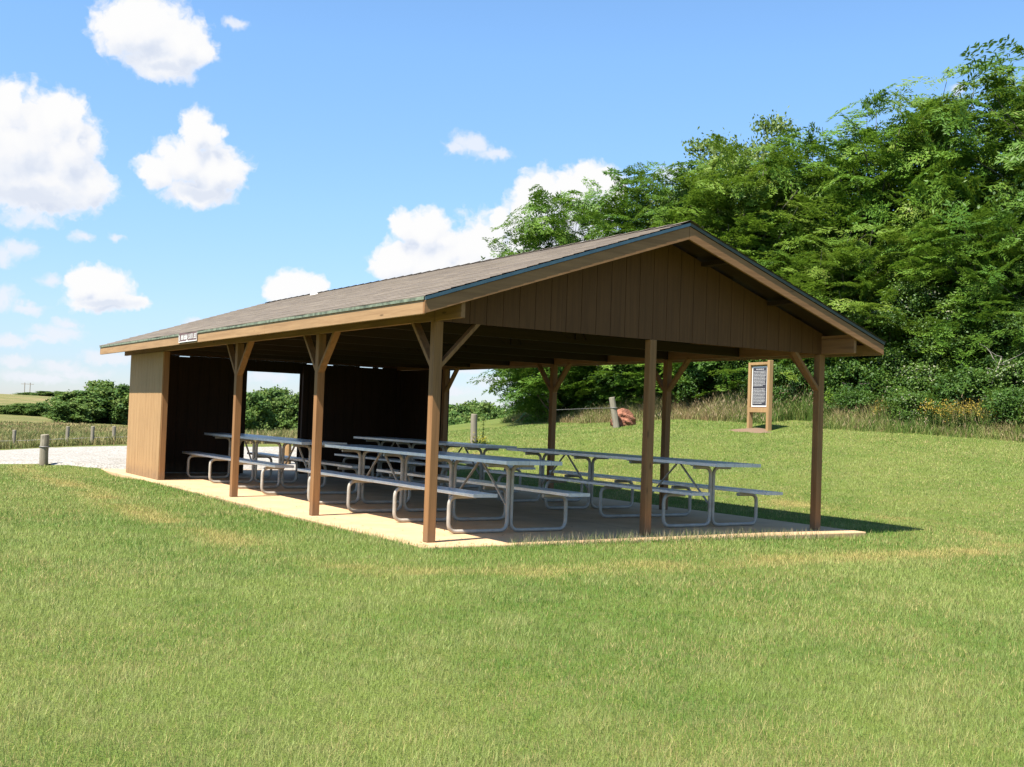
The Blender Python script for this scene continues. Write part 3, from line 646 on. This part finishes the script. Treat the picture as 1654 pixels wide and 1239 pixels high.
for i, (k, v, x, y, h, r, lb) in enumerate((
 ('loc', 0, 16.9, 21.8, 8.4, 2.9, 'feathery green tree at the left end of the wooded rise, against the white cloud'),
 ('loc', 1, 18.3, 18.9, 8.7, 3.3, 'feathery green tree whose crown shows right above the middle of the roof slope'),
 ('pale', 0, 22.25, 21.15, 10.0, 2.4, 'yellowish pale-leaved tree behind the feathery ones, straight above the roof peak'),
 ('pale', 0, 24.96, 20.61, 11.0, 2.5, 'yellowish pale-leaved tree with the tallest light tips, right of the roof peak'),
 ('loc', 2, 19.34, 15.89, 8.5, 3.3, 'feathery green tree just right of the roof peak, in front of the pale-leaved trees'),
 ('loc', 1, 22.21, 15.25, 9.3, 3.4, 'feathery green tree above the right-hand roof slope, where the skyline starts to climb'),
 ('loc', 0, 22.40, 12.75, 9.7, 3.4, 'feathery green tree standing above the right eave end of the shelter'),
 ('loc', 2, 25.07, 12.23, 10.9, 3.7, 'tall feathery green tree with spreading flat sprays on top, second from the right edge'),
 ('loc', 1, 24.7, 8.8, 11.0, 3.8, 'tallest feathery green tree, cut off by the right edge of the photo'),
 ('loc', 3, 15.7, 20.5, 5.0, 2.0, 'low drooping green tree seen under the roof, reaching out left over the far field'),
 ('loc', 0, 17.2, 16.7, 4.9, 2.5, 'young feathery tree low behind the middle of the right-hand roof slope'),
 ('loc', 1, 18.4, 13.9, 5.0, 2.5, 'young feathery tree low behind the lower part of the right-hand roof slope'),
 ('loc', 2, 19.5, 11.3, 5.4, 2.6, 'young feathery tree with bright low sprays just right of the right eave end'),
 ('loc', 0, 20.6, 9.2, 5.6, 2.3, 'young feathery tree with bright low sprays, between the eave end and the right edge'),
 ('loc', 1, 20.9, 6.9, 5.8, 2.5, 'young feathery tree with bright low sprays at the right edge of the photo'))):
    plant(k, v, x, y, h*(.95 if k == 'loc' else .96), r*(.94 if i < 2 else 1.), i*1.3, lb, LT_)
BL = ['below the left end of the wooded rise, seen between the rear posts', 'behind the red boulder', 'seen between the rear posts, right of the red boulder', 'directly behind the notice board, on its left', 'directly behind the notice board, on its right', 'just right of the right eave end', 'under the tall trees, with clusters of whitish leaves', 'under the tall trees, with a dark hollow at its foot', 'at the right edge of the photo behind the tall weeds']
for i, (v, x, y, h, r) in enumerate(((0, 16.6, 19.9, 1.5, 1.2), (0, 16.9, 18.54, 2.6, 1.6), (2, 17.3, 16.3, 2.5, 1.5), (0, 17.5, 14.32, 2.7, 1.6), (2, 18.4, 12.7, 2.6, 1.5), (0, 18.9, 11.0, 2.9, 1.5), (1, 19.4, 9.5, 3.3, 1.4), (0, 20.2, 7.7, 2.8, 1.5), (2, 20.0, 5.9, 2.9, 1.4))):
    plant('bsh', v, x, y, h, r, i*2.1+.4, 'big leafy bush '+BL[i], 'bushes under the trees')
# a darker second rank deep in the wood
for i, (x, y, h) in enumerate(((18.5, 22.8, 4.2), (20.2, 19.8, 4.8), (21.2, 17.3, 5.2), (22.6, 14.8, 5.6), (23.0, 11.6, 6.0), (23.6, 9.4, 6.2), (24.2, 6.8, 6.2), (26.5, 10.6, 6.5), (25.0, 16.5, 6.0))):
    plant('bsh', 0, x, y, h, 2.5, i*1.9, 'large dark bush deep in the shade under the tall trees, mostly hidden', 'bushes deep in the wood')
SBL = ['low shrub right of the right-hand corner post, in the weeds', 'low shrub with whitish leaves among the weeds right of the shelter', 'low shrub behind the yellow goldenrod', 'low shrub with whitish leaves at the right edge of the photo', 'low shrub at the right foot of the notice board', 'low shrub behind the right upright of the notice board', 'knee-high shrub in the weed border just right of the right-hand corner post', 'knee-high shrub in front of the goldenrod, left of it', 'rounded shrub in the weeds right of the goldenrod', 'rounded shrub with whitish leaves right of the goldenrod', 'rounded shrub cut by the right edge of the photo, nearest the lawn']
for i, (v, x, y, h, r) in enumerate(((0, 17.65, 9.85, 1.35, .9), (1, 18.57, 8.67, 1.25, .9), (0, 18.3, 7.06, 1.25, .9), (1, 18.84, 5.9, 1.5, .85), (0, 16.6, 11.6, 1.3, .75), (0, 17.2, 11.0, 1.3, .75), (0, 16.9, 9.2, .75, .6), (1, 16.8, 7.4, .8, .65), (0, 17.2, 5.1, .95, .7), (1, 17.1, 4.0, 1.0, .7), (0, 16.9, 3.0, .95, .7))):
    plant('shrub', v, x, y, h, r, i*1.7, SBL[i], 'low shrubs along the wood edge')
FARS = (('left of the plank wall', ((22.81,126.44,3.6,3.2),(26.07,130.29,4.8,3.),(28.6,125.81,4.6,2.8),(20.57,121.93,2.3,2.3))),
 ('in the thicket below the left hill', ((20.22,151.83,1.5,1.6),(22.64,150.28,1.8,1.6),(18.4,152.6,1.2,1.4),(21.6,151.,1.6,1.5))),
 ('tiny on the skyline of the left hill', ((94.11,543.76,2.6,6.),(108.22,582.22,3.2,6.),(101.11,634.24,2.4,6.))),
 ('seen through the doorway of the end wall', ((35.87,106.22,4.6,2.3),(39.31,109.95,5.3,2.5),(42.6,107.81,4.9,2.5),(45.,112.25,4.9,2.3),(34.,109.1,4.,2.),(43.82,118.94,5.4,2.5))),
 ('beyond the lawn, between the rear posts', ((78.93,138.04,6.4,3.2),(83.83,140.84,7.2,3.5),(83.63,135.03,7.2,3.2),(80.24,125.32,6.8,2.9),(71.16,107.39,6.7,2.8),(67.49,97.87,6.1,2.4),(54.69,94.18,4.7,2.3),(53.78,88.83,4.4,2.2),(76.5,143.68,6.,3.2))))
ORD = ['leftmost', 'second from the left', 'third from the left', 'fourth from the left', 'fifth from the left', 'sixth from the left', 'seventh from the left', 'eighth from the left', 'ninth from the left']
kf = 0
for gname, lst in FARS:
    order = sorted(lst, key=lambda p: (camdl(p[:2])[1]/camdl(p[:2])[0]))
    for (x, y, h, r) in lst:
        plant('far', kf % 3, x, y, h, r, kf*1.1, 'distant green tree '+gname+', '+ORD[order.index((x, y, h, r))], 'distant trees '+gname); kf += 1

# ---- mown lawn blades
def blades(x, y, z, h, w, tilt, az, cols, name, mat, lbl, cat):
    n = len(x); base = np.stack([x, y, z], -1); side = np.stack([-np.sin(az), np.cos(az), np.zeros(n)], -1)
    la = az+RNG.normal(0, .6, n); d = np.stack([np.cos(la)*np.sin(tilt), np.sin(la)*np.sin(tilt), np.cos(tilt)], -1)
    V = np.stack([base-side*w[:,None]*.5, base+side*w[:,None]*.5, base+d*h[:,None]], 1).reshape(-1, 3)
    o = np_mesh(name, V, np.arange(3*n).reshape(-1, 3), 3, mat, cols=cols); tag(o, lbl, cat, kind='stuff'); return o
RNG = np.random.default_rng(99)
N = 1500000; u = RNG.random(N); dd = (math.sqrt(3.)+u*(math.sqrt(36)-math.sqrt(3.)))**2; az = R(32.53)+RNG.uniform(-R(44), R(44), N)
x = CAM[0]+np.sin(az)*dd; y = CAM[1]+np.cos(az)*dd
e = .10*(fbm(x, y, 2.2, 71)-.5)
dp, lt = camdl(np.stack([x, y], -1))
slab = (x > SX0-.0+e)&(x < SX1+e)&(y > SY0+e)&(y < SY1)
bord = np.array([(16.4,2.38),(15.83,3.92),(15.89,6.25),(15.09,9.14),(15.25,13.78),(14.4,17.),(15.26,19.71),(16.81,23.47)])
xb = np.interp(y, bord[:,1], bord[:,0])
keep = ~slab & ~road_mask(x, y) & (x < xb+.8) & ~((np.abs(x-14.05) < .42)&(np.abs(y-9.62) < .5)) & ~((lt < -3.2)&(dp > 30.5))
x, y, dd = x[keep], y[keep], dd[keep]; n = len(x); z = ground(np.stack([x, y], -1))-.004
pn = fbm(x, y, .55, 1); pm = fbm(x, y, 2.6, 2); ps = RNG.random(n); db = dead_band(x, y)
edge = np.exp(-np.maximum(0, np.maximum(np.abs(x-3.13)-3.35, np.abs(y-6.4)-6.75))/.18)
h = RNG.uniform(.022, .055, n)*(.75+.7*pm)*(1+.35*edge)*np.where(dd > 16, .85, 1); h *= np.where(RNG.random(n) < .03, 1.5, 1.)
w = np.maximum(.0023, dd*.00042)*RNG.uniform(.7, 1.35, n)
G1, G2, G3, ST = np.array([.16, .275, .045]), np.array([.30, .375, .095]), np.array([.38, .41, .14]), np.array([.52, .43, .17])
k1 = np.clip((pn-.38)*4.6+RNG.normal(0, .2, n), 0, 1)[:,None]
dry = np.clip((fbm(x, y, .16, 88)-.42)*3.2, 0, 1); k1 = np.clip(k1+.25*dry[:,None], 0, 1); c = G1*(1-k1)+G2*k1; pk = np.clip((fbm(x, y, 1.3, 123)-.5)*5, 0, .75)[:,None]; c = c*(1-pk)+np.array([.12, .235, .035])*pk; near = np.exp(-np.maximum(0, np.hypot(np.maximum(np.abs(x-3.)-3.2, 0), np.maximum(np.abs(y-6.4)-6.75, 0))-.1)/.7)*.6; c = c*(1-near[:,None])+np.array([.125, .27, .035])*near[:,None]; k2 = np.clip((pm-.45)*2.2+RNG.normal(0, .28, n), 0, 1)[:,None]; c = c*(1-k2)+G3*k2
sf = (RNG.random(n) < (.055+.14*dry+.30*np.clip((fbm(x, y, 1.1, 33)-.47)*4, 0, 1)+.75*db))[:,None]; c = np.where(sf, ST*RNG.uniform(.75, 1.15, (n, 1)), c); c = c*RNG.uniform(.88, 1.12, (n, 1))
c = c*(1-.42*db[:,None])+np.array([.52, .44, .12])*.42*db[:,None]
blades(x, y, z, h, w, RNG.uniform(.1, .95, n), RNG.uniform(0, 6.28, n), c, 'grass', M_grass, 'short mown grass of the lawn, patched with straw-coloured streaks', 'grass')
# seed-headed fringe along the slab edge
n = 2600; s = RNG.random(n); fr = RNG.random(n) < .72
x = np.where(fr, .75+RNG.beta(1.3, 1.3, n)*4.6, SX0-.05+RNG.normal(0, .05, n)); y = np.where(fr, SY0-.04+RNG.normal(0, .05, n), SY0+s*9.)
h = np.where(fr, RNG.uniform(.05, .17, n), RNG.uniform(.03, .09, n)); z = ground(np.stack([x, y], -1))
c = np.where((RNG.random(n) < .55)[:,None], np.array([.42, .36, .21]), np.array([.16, .22, .06]))*RNG.uniform(.8, 1.2, (n, 1))
blades(x, y, z, h, RNG.uniform(.004, .008, n), RNG.uniform(.05, .7, n), RNG.uniform(0, 6.28, n), c, 'fringe_grass', M_grass, 'longer straw-tipped grass growing along the edge of the concrete slab', 'grass')
n = 420; x = np.where(RNG.random(n) < .6, SX0+RNG.exponential(.5, n), RNG.uniform(SX0, SX1, n)); y = np.where(RNG.random(n) < .4, SY0+RNG.exponential(.35, n), RNG.uniform(SY0, 11.5, n)); a = RNG.uniform(0, 6.28, n)
V, F = leaf_quads(np.stack([x, y, np.full(n, .006)+RNG.uniform(0, .004, n)], -1), np.stack([np.cos(a), np.sin(a), RNG.normal(0, .1, n)], -1), RNG.normal(0, .15, (n, 3))+[0, 0, 1], RNG.uniform(.015, .05, n), RNG.uniform(.006, .018, n))
tag(np_mesh('leaf_litter', V, F, 4, M_flower, cols=np.array([(.27, .19, .09)])*RNG.uniform(.5, 1.4, (n, 1))), 'dry leaf bits and grass clippings scattered on the concrete slab', 'leaf litter', kind='stuff')
# ---- tall weeds
def ribbons(x, y, z, h, w, lean, az, cols, name, mat, lbl, cat, head=None):
    n = len(x); ts = np.array([0, .4, .75, 1.]); base = np.stack([x, y, z], -1); rows = []
    d = np.stack([np.cos(az), np.sin(az), np.zeros(n)], -1); sa = RNG.uniform(0, 6.28, n); side = np.stack([np.cos(sa), np.sin(sa), np.zeros(n)], -1)
    for t_ in ts:
        c0 = base+np.array([0, 0, 1.])*(h*(t_-.25*lean*t_**2.5))[:,None]+d*(h*lean*.75*t_**2)[:,None]; ww = (w*(1-.85*t_))[:,None]*.5; rows += [c0-side*ww, c0+side*ww]
    V = np.stack(rows, 1); F = []
    for k in range(3): F.append(np.stack([2*k+np.arange(n)*8, 2*k+1+np.arange(n)*8, 2*k+3+np.arange(n)*8, 2*k+2+np.arange(n)*8], -1))
    V = V.reshape(-1, 3); F = np.concatenate(F); cc = np.tile(cols, (3, 1))
    if head is not None:
        i = np.where(head)[0]; tip = V.reshape(n, 8, 3)[i, 6]; A = RNG.normal(0, .35, (len(i), 3))+[0, 0, 1]; V2, F2 = leaf_quads(tip, A, RNG.normal(0, 1, (len(i), 3)), RNG.uniform(.06, .15, len(i)), RNG.uniform(.010, .022, len(i)))
        F = np.r_[F, F2+len(V)]; V = np.r_[V, V2]; cc = np.r_[cc, np.array([.36, .27, .15])*RNG.uniform(.7, 1.2, (len(i), 1))]
    o = np_mesh(name, V, F, 4, mat, cols=cc); tag(o, lbl, cat, kind='stuff'); return o
n = 60000; y = RNG.uniform(1., 25.5, n); off = RNG.gamma(1.6, .75, n)-.15; x = np.interp(y, bord[:,1], bord[:,0])+off+.5*(fbm(np.zeros(n), y, .7, 8)-.5)
cl = fbm(x, y, .9, 21); keep = (off < 4.2)&~((y > 9.0)&(y < 10.5)&(off < 1.0))&~((np.abs(y-14.1) < .8)&(x < 14.6)); x, y, cl, off = x[keep], y[keep], cl[keep], off[keep]; n = len(x)
plume = np.exp(-((y-11.9)/1.3)**2)
h = RNG.uniform(.3, .75, n)*(.55+.9*cl)*np.clip(.36+.45*off, .3, 1.05)*(1+.6*plume); tn = fbm(x, y, .8, 44)+RNG.normal(0, .13, n)
PAL = np.array([(.10, .17, .03), (.16, .225, .045), (.25, .26, .075), (.36, .30, .13), (.27, .19, .09)])
pi = np.clip((tn-.20)*7.6, 0, 4).astype(int); c = PAL[pi]*RNG.uniform(.75, 1.25, (n, 1))
ribbons(x, y, ground(np.stack([x, y], -1))-.03, h, RNG.uniform(.008, .022, n), RNG.uniform(.05, .9, n), RNG.uniform(0, 6.28, n), c, 'tall_grass', M_tall, 'tall green and straw-coloured weeds along the foot of the wood', 'tall grass', head=(RNG.random(n) < .07+.35*plume))
n = 90000; D = 32.2+RNG.random(n)**1.6*85; q = RNG.uniform(-.66, -.13, n); L = D*q; x = CAM[0]+FWD[0]*D+RGT[0]*L; y = CAM[1]+FWD[1]*D+RGT[1]*L
keep = ~road_mask(x, y); x, y, D = x[keep], y[keep], D[keep]; n = len(x); tn = fbm(x, y, .22, 57)+RNG.normal(0, .12, n); pi = np.clip((tn-.25)*8, 0, 4).astype(int)
PAL2 = np.array([(.16, .20, .055), (.23, .235, .075), (.32, .275, .11), (.40, .31, .145), (.36, .245, .13)]); c = PAL2[pi]*RNG.uniform(.8, 1.2, (n, 1))
ribbons(x, y, ground(np.stack([x, y], -1))-.03, RNG.uniform(.12, .36, n)*(.6+.8*fbm(x, y, .3, 61)), D*.0008*RNG.uniform(.6, 1.5, n), RNG.uniform(.05, .9, n), RNG.uniform(0, 6.28, n), c, 'field_grass', M_tall, 'rough brownish pasture grass in the field beyond the gravel drive', 'field grass')
# goldenrod clumps: stems with yellow plumes
def weed_clump(name, x, y, hh, rad, ns, tipc, label, cat):
    e = empty(name, (x, y, gz(x, y)-.02), label, cat); m = MB(); P = []; A = []; Q = []; B = []
    for i in range(ns):
        a = RNG.uniform(0, 6.28); r_ = rad*math.sqrt(RNG.random()); h_ = hh*RNG.uniform(.7, 1.1); p0 = np.array([math.cos(a)*r_*.6, math.sin(a)*r_*.6, 0]); p1 = np.array([math.cos(a)*r_, math.sin(a)*r_, h_])
        m.tube([tuple(p0), tuple((p0+p1)/2+[0, 0, .04]), tuple(p1)], .005, 3, [.006, .005, .003], cap=False)
        for k in range(16): s_ = RNG.uniform(.1, .9); P.append(p0+(p1-p0)*s_); A.append(np.r_[RNG.normal(0, 1, 2), .2])
        for k in range(12): Q.append(p1+RNG.normal(0, 1, 3)*[.045, .045, .07]); B.append(RNG.normal(0, 1, 3))
    m.build('stems', M_bsd, e)
    V, F = leaf_quads(np.array(P), np.array(A), RNG.normal(0, .5, (len(P), 3))+[0, 0, 1], np.full(len(P), .10), np.full(len(P), .022)); np_mesh('leaves', V, F, 4, M_flower, cols=np.array([(.10, .15, .03)])*RNG.uniform(.7, 1.3, (len(P), 1)), parent=e)
    V, F = leaf_quads(np.array(Q), np.array(B), RNG.normal(0, 1, (len(Q), 3)), np.full(len(Q), .035), np.full(len(Q), .025)); np_mesh('flowers', V, F, 4, M_flower, cols=np.array([tipc])*RNG.uniform(.7, 1.2, (len(Q), 1)), parent=e)['kind'] = 'stuff'
for i, (x, y, lb) in enumerate(((16.35, 6.4, 'goldenrod clump with dull yellow plumes, left one in the weeds at the right'), (16.5, 5.9, 'goldenrod clump with dull yellow plumes, middle one in the weeds at the right'), (16.75, 5.4, 'goldenrod clump with dull yellow plumes, right one in the weeds at the right'), (16.5, 8.0, 'small goldenrod clump nearest the right-hand corner post'))):
    weed_clump('goldenrod', x, y, .62 if i < 3 else .5, .42 if i < 3 else .25, 34 if i < 3 else 14, (.36, .26, .035), lb, 'goldenrod')
weed_clump('yellow_weed', 8.5, 13.28, .15, .26, 18, (.45, .38, .03), 'yellow flowering weeds round the foot of the post on the rear lawn', 'weeds')
weed_clump('tall_weed', 8.66, 13.33, .62, .05, 3, (.20, .24, .04), 'thin tall weed stalk standing right beside the rear lawn post', 'weeds')
# bare twigs poking out of the bushes
for i, (x, y, z, lb) in enumerate(((18.2, 10.6, 2.9, 'pale bare branches showing in the bushes right of the right eave end'), (18.4, 6.2, 1.6, 'pale bare branches above the weeds at the right edge'), (17.0, 13.4, 2.7, 'pale bare branches behind the rear posts left of the notice board'))):
    m = MB(); g0 = gz(x, y)
    b = limb(m, (x+.6, y+.3, g0-.1), (x, y, g0+z), .03, .014, n=8)
    for k in range(9):
        p = b[int(RNG.integers(3, 8))]; limb(m, p, np.array(p)+RNG.normal(0, 1, 3)*[.35, .5, .22]+[-.25, 0, .1], .011, .003, n=5, wob=.06)
    o = m.build('bare_branch', M_twig); tag(o, lb, 'branch')

# ------------------------------------------------------------------ sun, sky, camera
SUN_AZ, SUN_EL = math.atan2(-.966, -.256), R(60)
sd = Vector((-.966*math.cos(SUN_EL), -.256*math.cos(SUN_EL), math.sin(SUN_EL)))
sl_ = bpy.data.lights.new('sun', 'SUN'); sl_.energy = 5.0; sl_.angle = R(.53); sl_.color = (1., .95, .86)
so = bpy.data.objects.new('sun', sl_); COL.objects.link(so); so.rotation_euler = sd.to_track_quat('Z', 'Y').to_euler(); so.location = (-20, -6, 40)
wd = bpy.data.worlds.new('World'); sc.world = wd; wd.use_nodes = True; t = NT(wd.node_tree); t.n.clear()
out = t.new('ShaderNodeOutputWorld'); sky = t.new('ShaderNodeTexSky'); sky.sky_type = 'NISHITA'; sky.sun_disc = False; sky.sun_elevation = SUN_EL; sky.sun_rotation = SUN_AZ
sky.air_density = 1.; sky.dust_density = .25; sky.ozone_density = 2.6; sky.altitude = 300
SKY_S = .09; CLOUD_K = .375

bg = t.new('ShaderNodeBackground'); bg.inputs[1].default_value = SKY_S
tc = t.new('ShaderNodeTexCoord'); sx = t.new('ShaderNodeSeparateXYZ'); t.link(tc.outputs['Generated'], sx.inputs[0])
azn = t.math('MULTIPLY', t.math('ARCTAN2', sx.outputs[0], sx.outputs[1]), 57.29578); eln = t.math('MULTIPLY', t.math('ARCSINE', sx.outputs[2]), 57.29578)
cb = t.new('ShaderNodeCombineXYZ'); t.link(azn, cb.inputs[0]); t.link(eln, cb.inputs[1]); ang = cb.outputs[0]
sky_col = t.vmath('MULTIPLY', sky.outputs[0], t.ramp(t.math('MULTIPLY', eln, 1/40.), [(0., (.50, .54, .70)), (.05, (.51, .56, .71)), (.12, (.60, .65, .77)), (.25, (.70, .80, .91)), (.45, (.80, .96, 1.04)), (1., (.82, .97, 1.06))]))
# cumulus: lobes in compass angle and height (degrees), broken up by noise
THICK = [(13.81,17.76,2.45,1.57),(15.42,17.27,1.73,1.51),(12.83,17.49,1.41,1.26),(14.66,16.34,1.88,.94),(16.45,17.11,.75,.75),
 (8.32,11.75,2.98,2.83),(10.04,13.23,1.19,1.32),(10.6,11.75,1.57,2.2),(7.97,13.51,.94,1.26),(9.59,10.08,2.98,1.41),(11.49,10.28,1.19,1.32),(10.8,13.33,.47,1.1),(5.5,11.,3.,2.6),
 (16.48,13.34,1.,1.26),(17.23,13.12,.63,.75),(15.81,11.94,1.51,1.26),(17.29,11.57,1.73,1.32),(18.1,11.44,1.07,1.),(14.55,11.23,.88,.88),(16.61,10.42,1.88,.75),
 (27.79,9.35,1.32,1.13),(26.74,9.67,.69,.75),(28.97,8.79,.82,.69),(26.76,7.67,1.41,1.41),(31.44,10.13,.57,.63),(30.95,8.78,1.57,1.41),(33.61,11.12,1.32,1.63),(34.95,11.83,.94,.94),(36.04,12.22,1.,.88),(33.0,8.6,4.3,2.2),(30.0,7.4,2.6,1.5),(33.54, 9.8, 2.35, 1.73), (31.28, 8.48, 2.67, 1.41), (28.78, 7.92, 2.67, 1.51), (35.77, 10.94, 1.88, 1.57), (34.6, 8.13, 3.77, 2.2), (26.45, 7.5, 1.57, 0.94), (33.56, 10.87, 1.41, 1.41), (27.95, 9.27, 1.26, 1.13), (36.36, 12.02, 1.41, 1.0),(37.15,11.73,.94,.94),(28.32,7.59,2.51,1.57),(36.4,10.0,1.5,1.7),
 (21.51,6.25,1.44,.88),(20.73,5.9,.88,.63),(22.42,6.27,.69,.63),(12.26,5.52,1.57,1.07),(11.41,5.99,.69,.57),(13.4,5.01,1.07,.5),(12.43,4.83,1.73,.44)]
THIN = [(29.89,13.65,1.3,.66),(31.1,13.28,1.1,.45),(29.2,13.5,.66,.5),(8.67,7.02,1.,.55),(8.02,6.74,.85,.6),(10.01,5.67,.7,.4),(9.,8.54,1.8,.6),(10.49,3.36,1.4,.5),(9.91,3.06,.9,.3),(10.96,3.85,.6,.4),
 (16.64,4.26,.6,.3),(17.96,18.57,.75,.32),(7.98,4.85,1.2,.6),(11.47,7.83,.55,.35),(12.99,8.05,.42,.28),(12.82,2.31,1.4,.4),(10.78,1.8,1.1,.35),(8.77,1.84,1.1,.4),(31.68,1.93,1.5,.4),(30.24,2.51,1.1,.35),(20.25,1.64,1.4,.35),(9.73,1.17,2.,.3),(40.15,12.58,.95,.5),(53.57,16.02,.45,.32),(8.2,2.9,1.6,.4),(11.6,1.5,1.6,.35),(14.2,3.0,.8,.3),(9.3,4.4,.9,.3),(29.2,1.4,1.8,.3),(33.6,2.6,1.2,.35),(8.6,9.2,2.2,.5),(21.8,2.7,1.2,.25)]
def cloud_group(name, lobes, amp, sm, det=6):
    g = bpy.data.node_groups.new(name, 'ShaderNodeTree'); g.interface.new_socket('V', in_out='INPUT', socket_type='NodeSocketVector'); g.interface.new_socket('F', in_out='OUTPUT', socket_type='NodeSocketFloat')
    q = NT(g); gi = q.new('NodeGroupInput'); gout = q.new('NodeGroupOutput'); V = gi.outputs[0]
    w1 = q.vmath('SUBTRACT', q.noise(V, .55, 1, .5, color=True), (.5, .5, .5)); w2 = q.vmath('SUBTRACT', q.noise(V, 1.9, 2, .6, color=True), (.5, .5, .5))
    V2 = q.vmath('ADD', V, q.vmath('ADD', q.scale(w1, (1.1, .8, 0.)), q.scale(w2, (.65, .55, 0.)))); acc = None
    for (a, e_, ra, re) in lobes:
        l = q.vmath('LENGTH', q.vmath('MULTIPLY_ADD', V2, (1/ra, 1/re, 0.), (-a/ra, -e_/re, 0.)))
        if acc is None: acc = l
        else:
            n_ = q.new('ShaderNodeMath', operation='SMOOTH_MIN'); q.link(acc, n_.inputs[0]); q.link(l, n_.inputs[1]); n_.inputs[2].default_value = sm; acc = n_.outputs[0]
    fine = q.noise(V2, 1.7, det, .55)
    f = q.math('ADD', q.math('SUBTRACT', 1.0, acc), q.math('MULTIPLY', q.math('SUBTRACT', fine, .5), amp))
    q.link(f, gout.inputs[0]); return g
def field_of(g, v):
    n_ = t.new('ShaderNodeGroup'); n_.node_tree = g; t.put(n_.inputs[0], v); return n_.outputs[0]
CG = 1/SKY_S; K = CLOUD_K
# the sky is worked out cell by cell, so that clear cells stay cheap
shader = bg.outputs[0]; t.put(bg.inputs[0], sky_col)
def between(v, a, b): return t.math('MULTIPLY', t.math('GREATER_THAN', v, a), t.math('LESS_THAN', v, b))
for (a0, a1, e0, e1) in ((2, 10.9, -.5, 15.1), (10.9, 14, -.5, 8.9), (10.9, 13.8, 8.9, 15.1), (13.8, 19.6, 8.9, 15.1), (14, 24.6, -.5, 8.9), (24.6, 28.4, -.5, 15.1), (28.4, 32.4, -.5, 15.1), (32.4, 41.5, -.5, 15.1), (10, 20, 15.1, 21), (51, 56, 14, 18)):
    hit = lambda L: [l for l in L if l[0]+l[2]*1.25+.5 > a0 and l[0]-l[2]*1.25-.5 < a1 and l[1]+l[3]*1.25+.5 > e0 and l[1]-l[3]*1.25-.5 < e1]
    T, S = hit(THICK), hit(THIN); col_ = sky_col
    if S:
        fs = field_of(cloud_group('scud_field', S, 1.3, .15), ang); col_ = t.mix(t.math('MULTIPLY', t.sstep(fs, -.15, .75), .85), col_, tuple(K*CG*v for v in (.92, .95, 1.02)))
    if T:
        g = cloud_group('cumulus_field', T, .82, .14); gs = cloud_group('cumulus_bulk', T, .25, .25, 1); f0 = field_of(g, ang); s0 = field_of(gs, ang); s1 = field_of(gs, t.vmath('ADD', ang, (-.45, 1.0, 0.)))
        aT = t.math('POWER', t.sstep(f0, -.14, .32), .85)
        lit = t.sstep(t.math('SUBTRACT', s0, s1), -.60, .55)
        shade = t.math('MULTIPLY', t.math('SUBTRACT', 1., lit), t.sstep(f0, .0, .5, .5, 1.))
        Bs = hit([(9.2, 9.5, 2.8, .8), (16.9, 10.45, 1.6, .5), (12.7, 4.85, 1.4, .32), (14.9, 16.2, 1.6, .4)])
        if Bs: shade = t.math('MAXIMUM', shade, t.math('MULTIPLY', t.sstep(field_of(cloud_group('cloud_base', Bs, .5, .2, 2), ang), -.45, .75), .85))
        cc = t.ramp(shade, [(0., (1.03, 1.03, 1.03)), (.35, (.98, .99, 1.02)), (.65, (.88, .92, 1.0)), (1., (.72, .79, .93))])
        col_ = t.mix(aT, col_, t.scale(cc, (K*CG, K*CG, K*CG)))
    b2 = t.new('ShaderNodeBackground'); b2.inputs[1].default_value = SKY_S; t.put(b2.inputs[0], col_)
    mx = t.new('ShaderNodeMixShader'); t.put(mx.inputs[0], t.math('MULTIPLY', between(azn, a0, a1), between(eln, e0, e1)))
    t.link(shader, mx.inputs[1]); t.link(b2.outputs[0], mx.inputs[2]); shader = mx.outputs[0]
t.link(shader, out.inputs[0])
wd.cycles.sampling_method = 'MANUAL'; wd.cycles.sample_map_resolution = 256

cam = bpy.data.cameras.new('camera'); co_ = bpy.data.objects.new('camera', cam); COL.objects.link(co_); sc.camera = co_
cam.sensor_width = 36; cam.lens = 36*1824.98/1654; cam.clip_end = 9000; cam.clip_start = .05
fw = Vector((math.sin(YAW)*math.cos(PIT), math.cos(YAW)*math.cos(PIT), math.sin(PIT))); rt = Vector((math.cos(YAW), -math.sin(YAW), 0)); up = rt.cross(fw)
r2 = rt*math.cos(ROL)+up*math.sin(ROL); u2 = -rt*math.sin(ROL)+up*math.cos(ROL)
co_.matrix_world = Matrix(((r2.x, u2.x, -fw.x, CAM[0]), (r2.y, u2.y, -fw.y, CAM[1]), (r2.z, u2.z, -fw.z, CAM[2]), (0, 0, 0, 1)))
vs = sc.view_settings; sc.display_settings.display_device = 'sRGB'; vs.view_transform = 'Standard'; vs.look = 'None'; vs.gamma = 1; vs.use_curve_mapping = False; vs.exposure = 1.36
sc.render.engine = 'CYCLES'; sc.cycles.use_denoising = True; sc.cycles.denoiser = 'OPENIMAGEDENOISE'; sc.cycles.denoising_input_passes = 'RGB_ALBEDO_NORMAL'; sc.cycles.denoising_prefilter = 'NONE'; sc.cycles.use_adaptive_sampling = False; sc.cycles.max_bounces = 6; sc.cycles.transparent_max_bounces = 4; sc.cycles.diffuse_bounces = 3; sc.cycles.sample_clamp_indirect = 8

for m in bpy.data.materials:
    for nd in (list(m.node_tree.nodes) if m.node_tree else ()):
        if nd.type in ('BSDF_PRINCIPLED', 'BSDF_TRANSLUCENT'):
            so_ = nd.inputs['Base Color' if nd.type == 'BSDF_PRINCIPLED' else 'Color']
            if so_.is_linked and m.name not in ('aluminium_plank', 'white_paint'):
                src = so_.links[0].from_socket; vm = m.node_tree.nodes.new('ShaderNodeVectorMath'); vm.operation = 'SCALE'; vm.inputs['Scale'].default_value = .86 if 'leaf' in m.name else .78
                m.node_tree.links.new(src, vm.inputs[0]); m.node_tree.links.new(vm.outputs[0], so_)
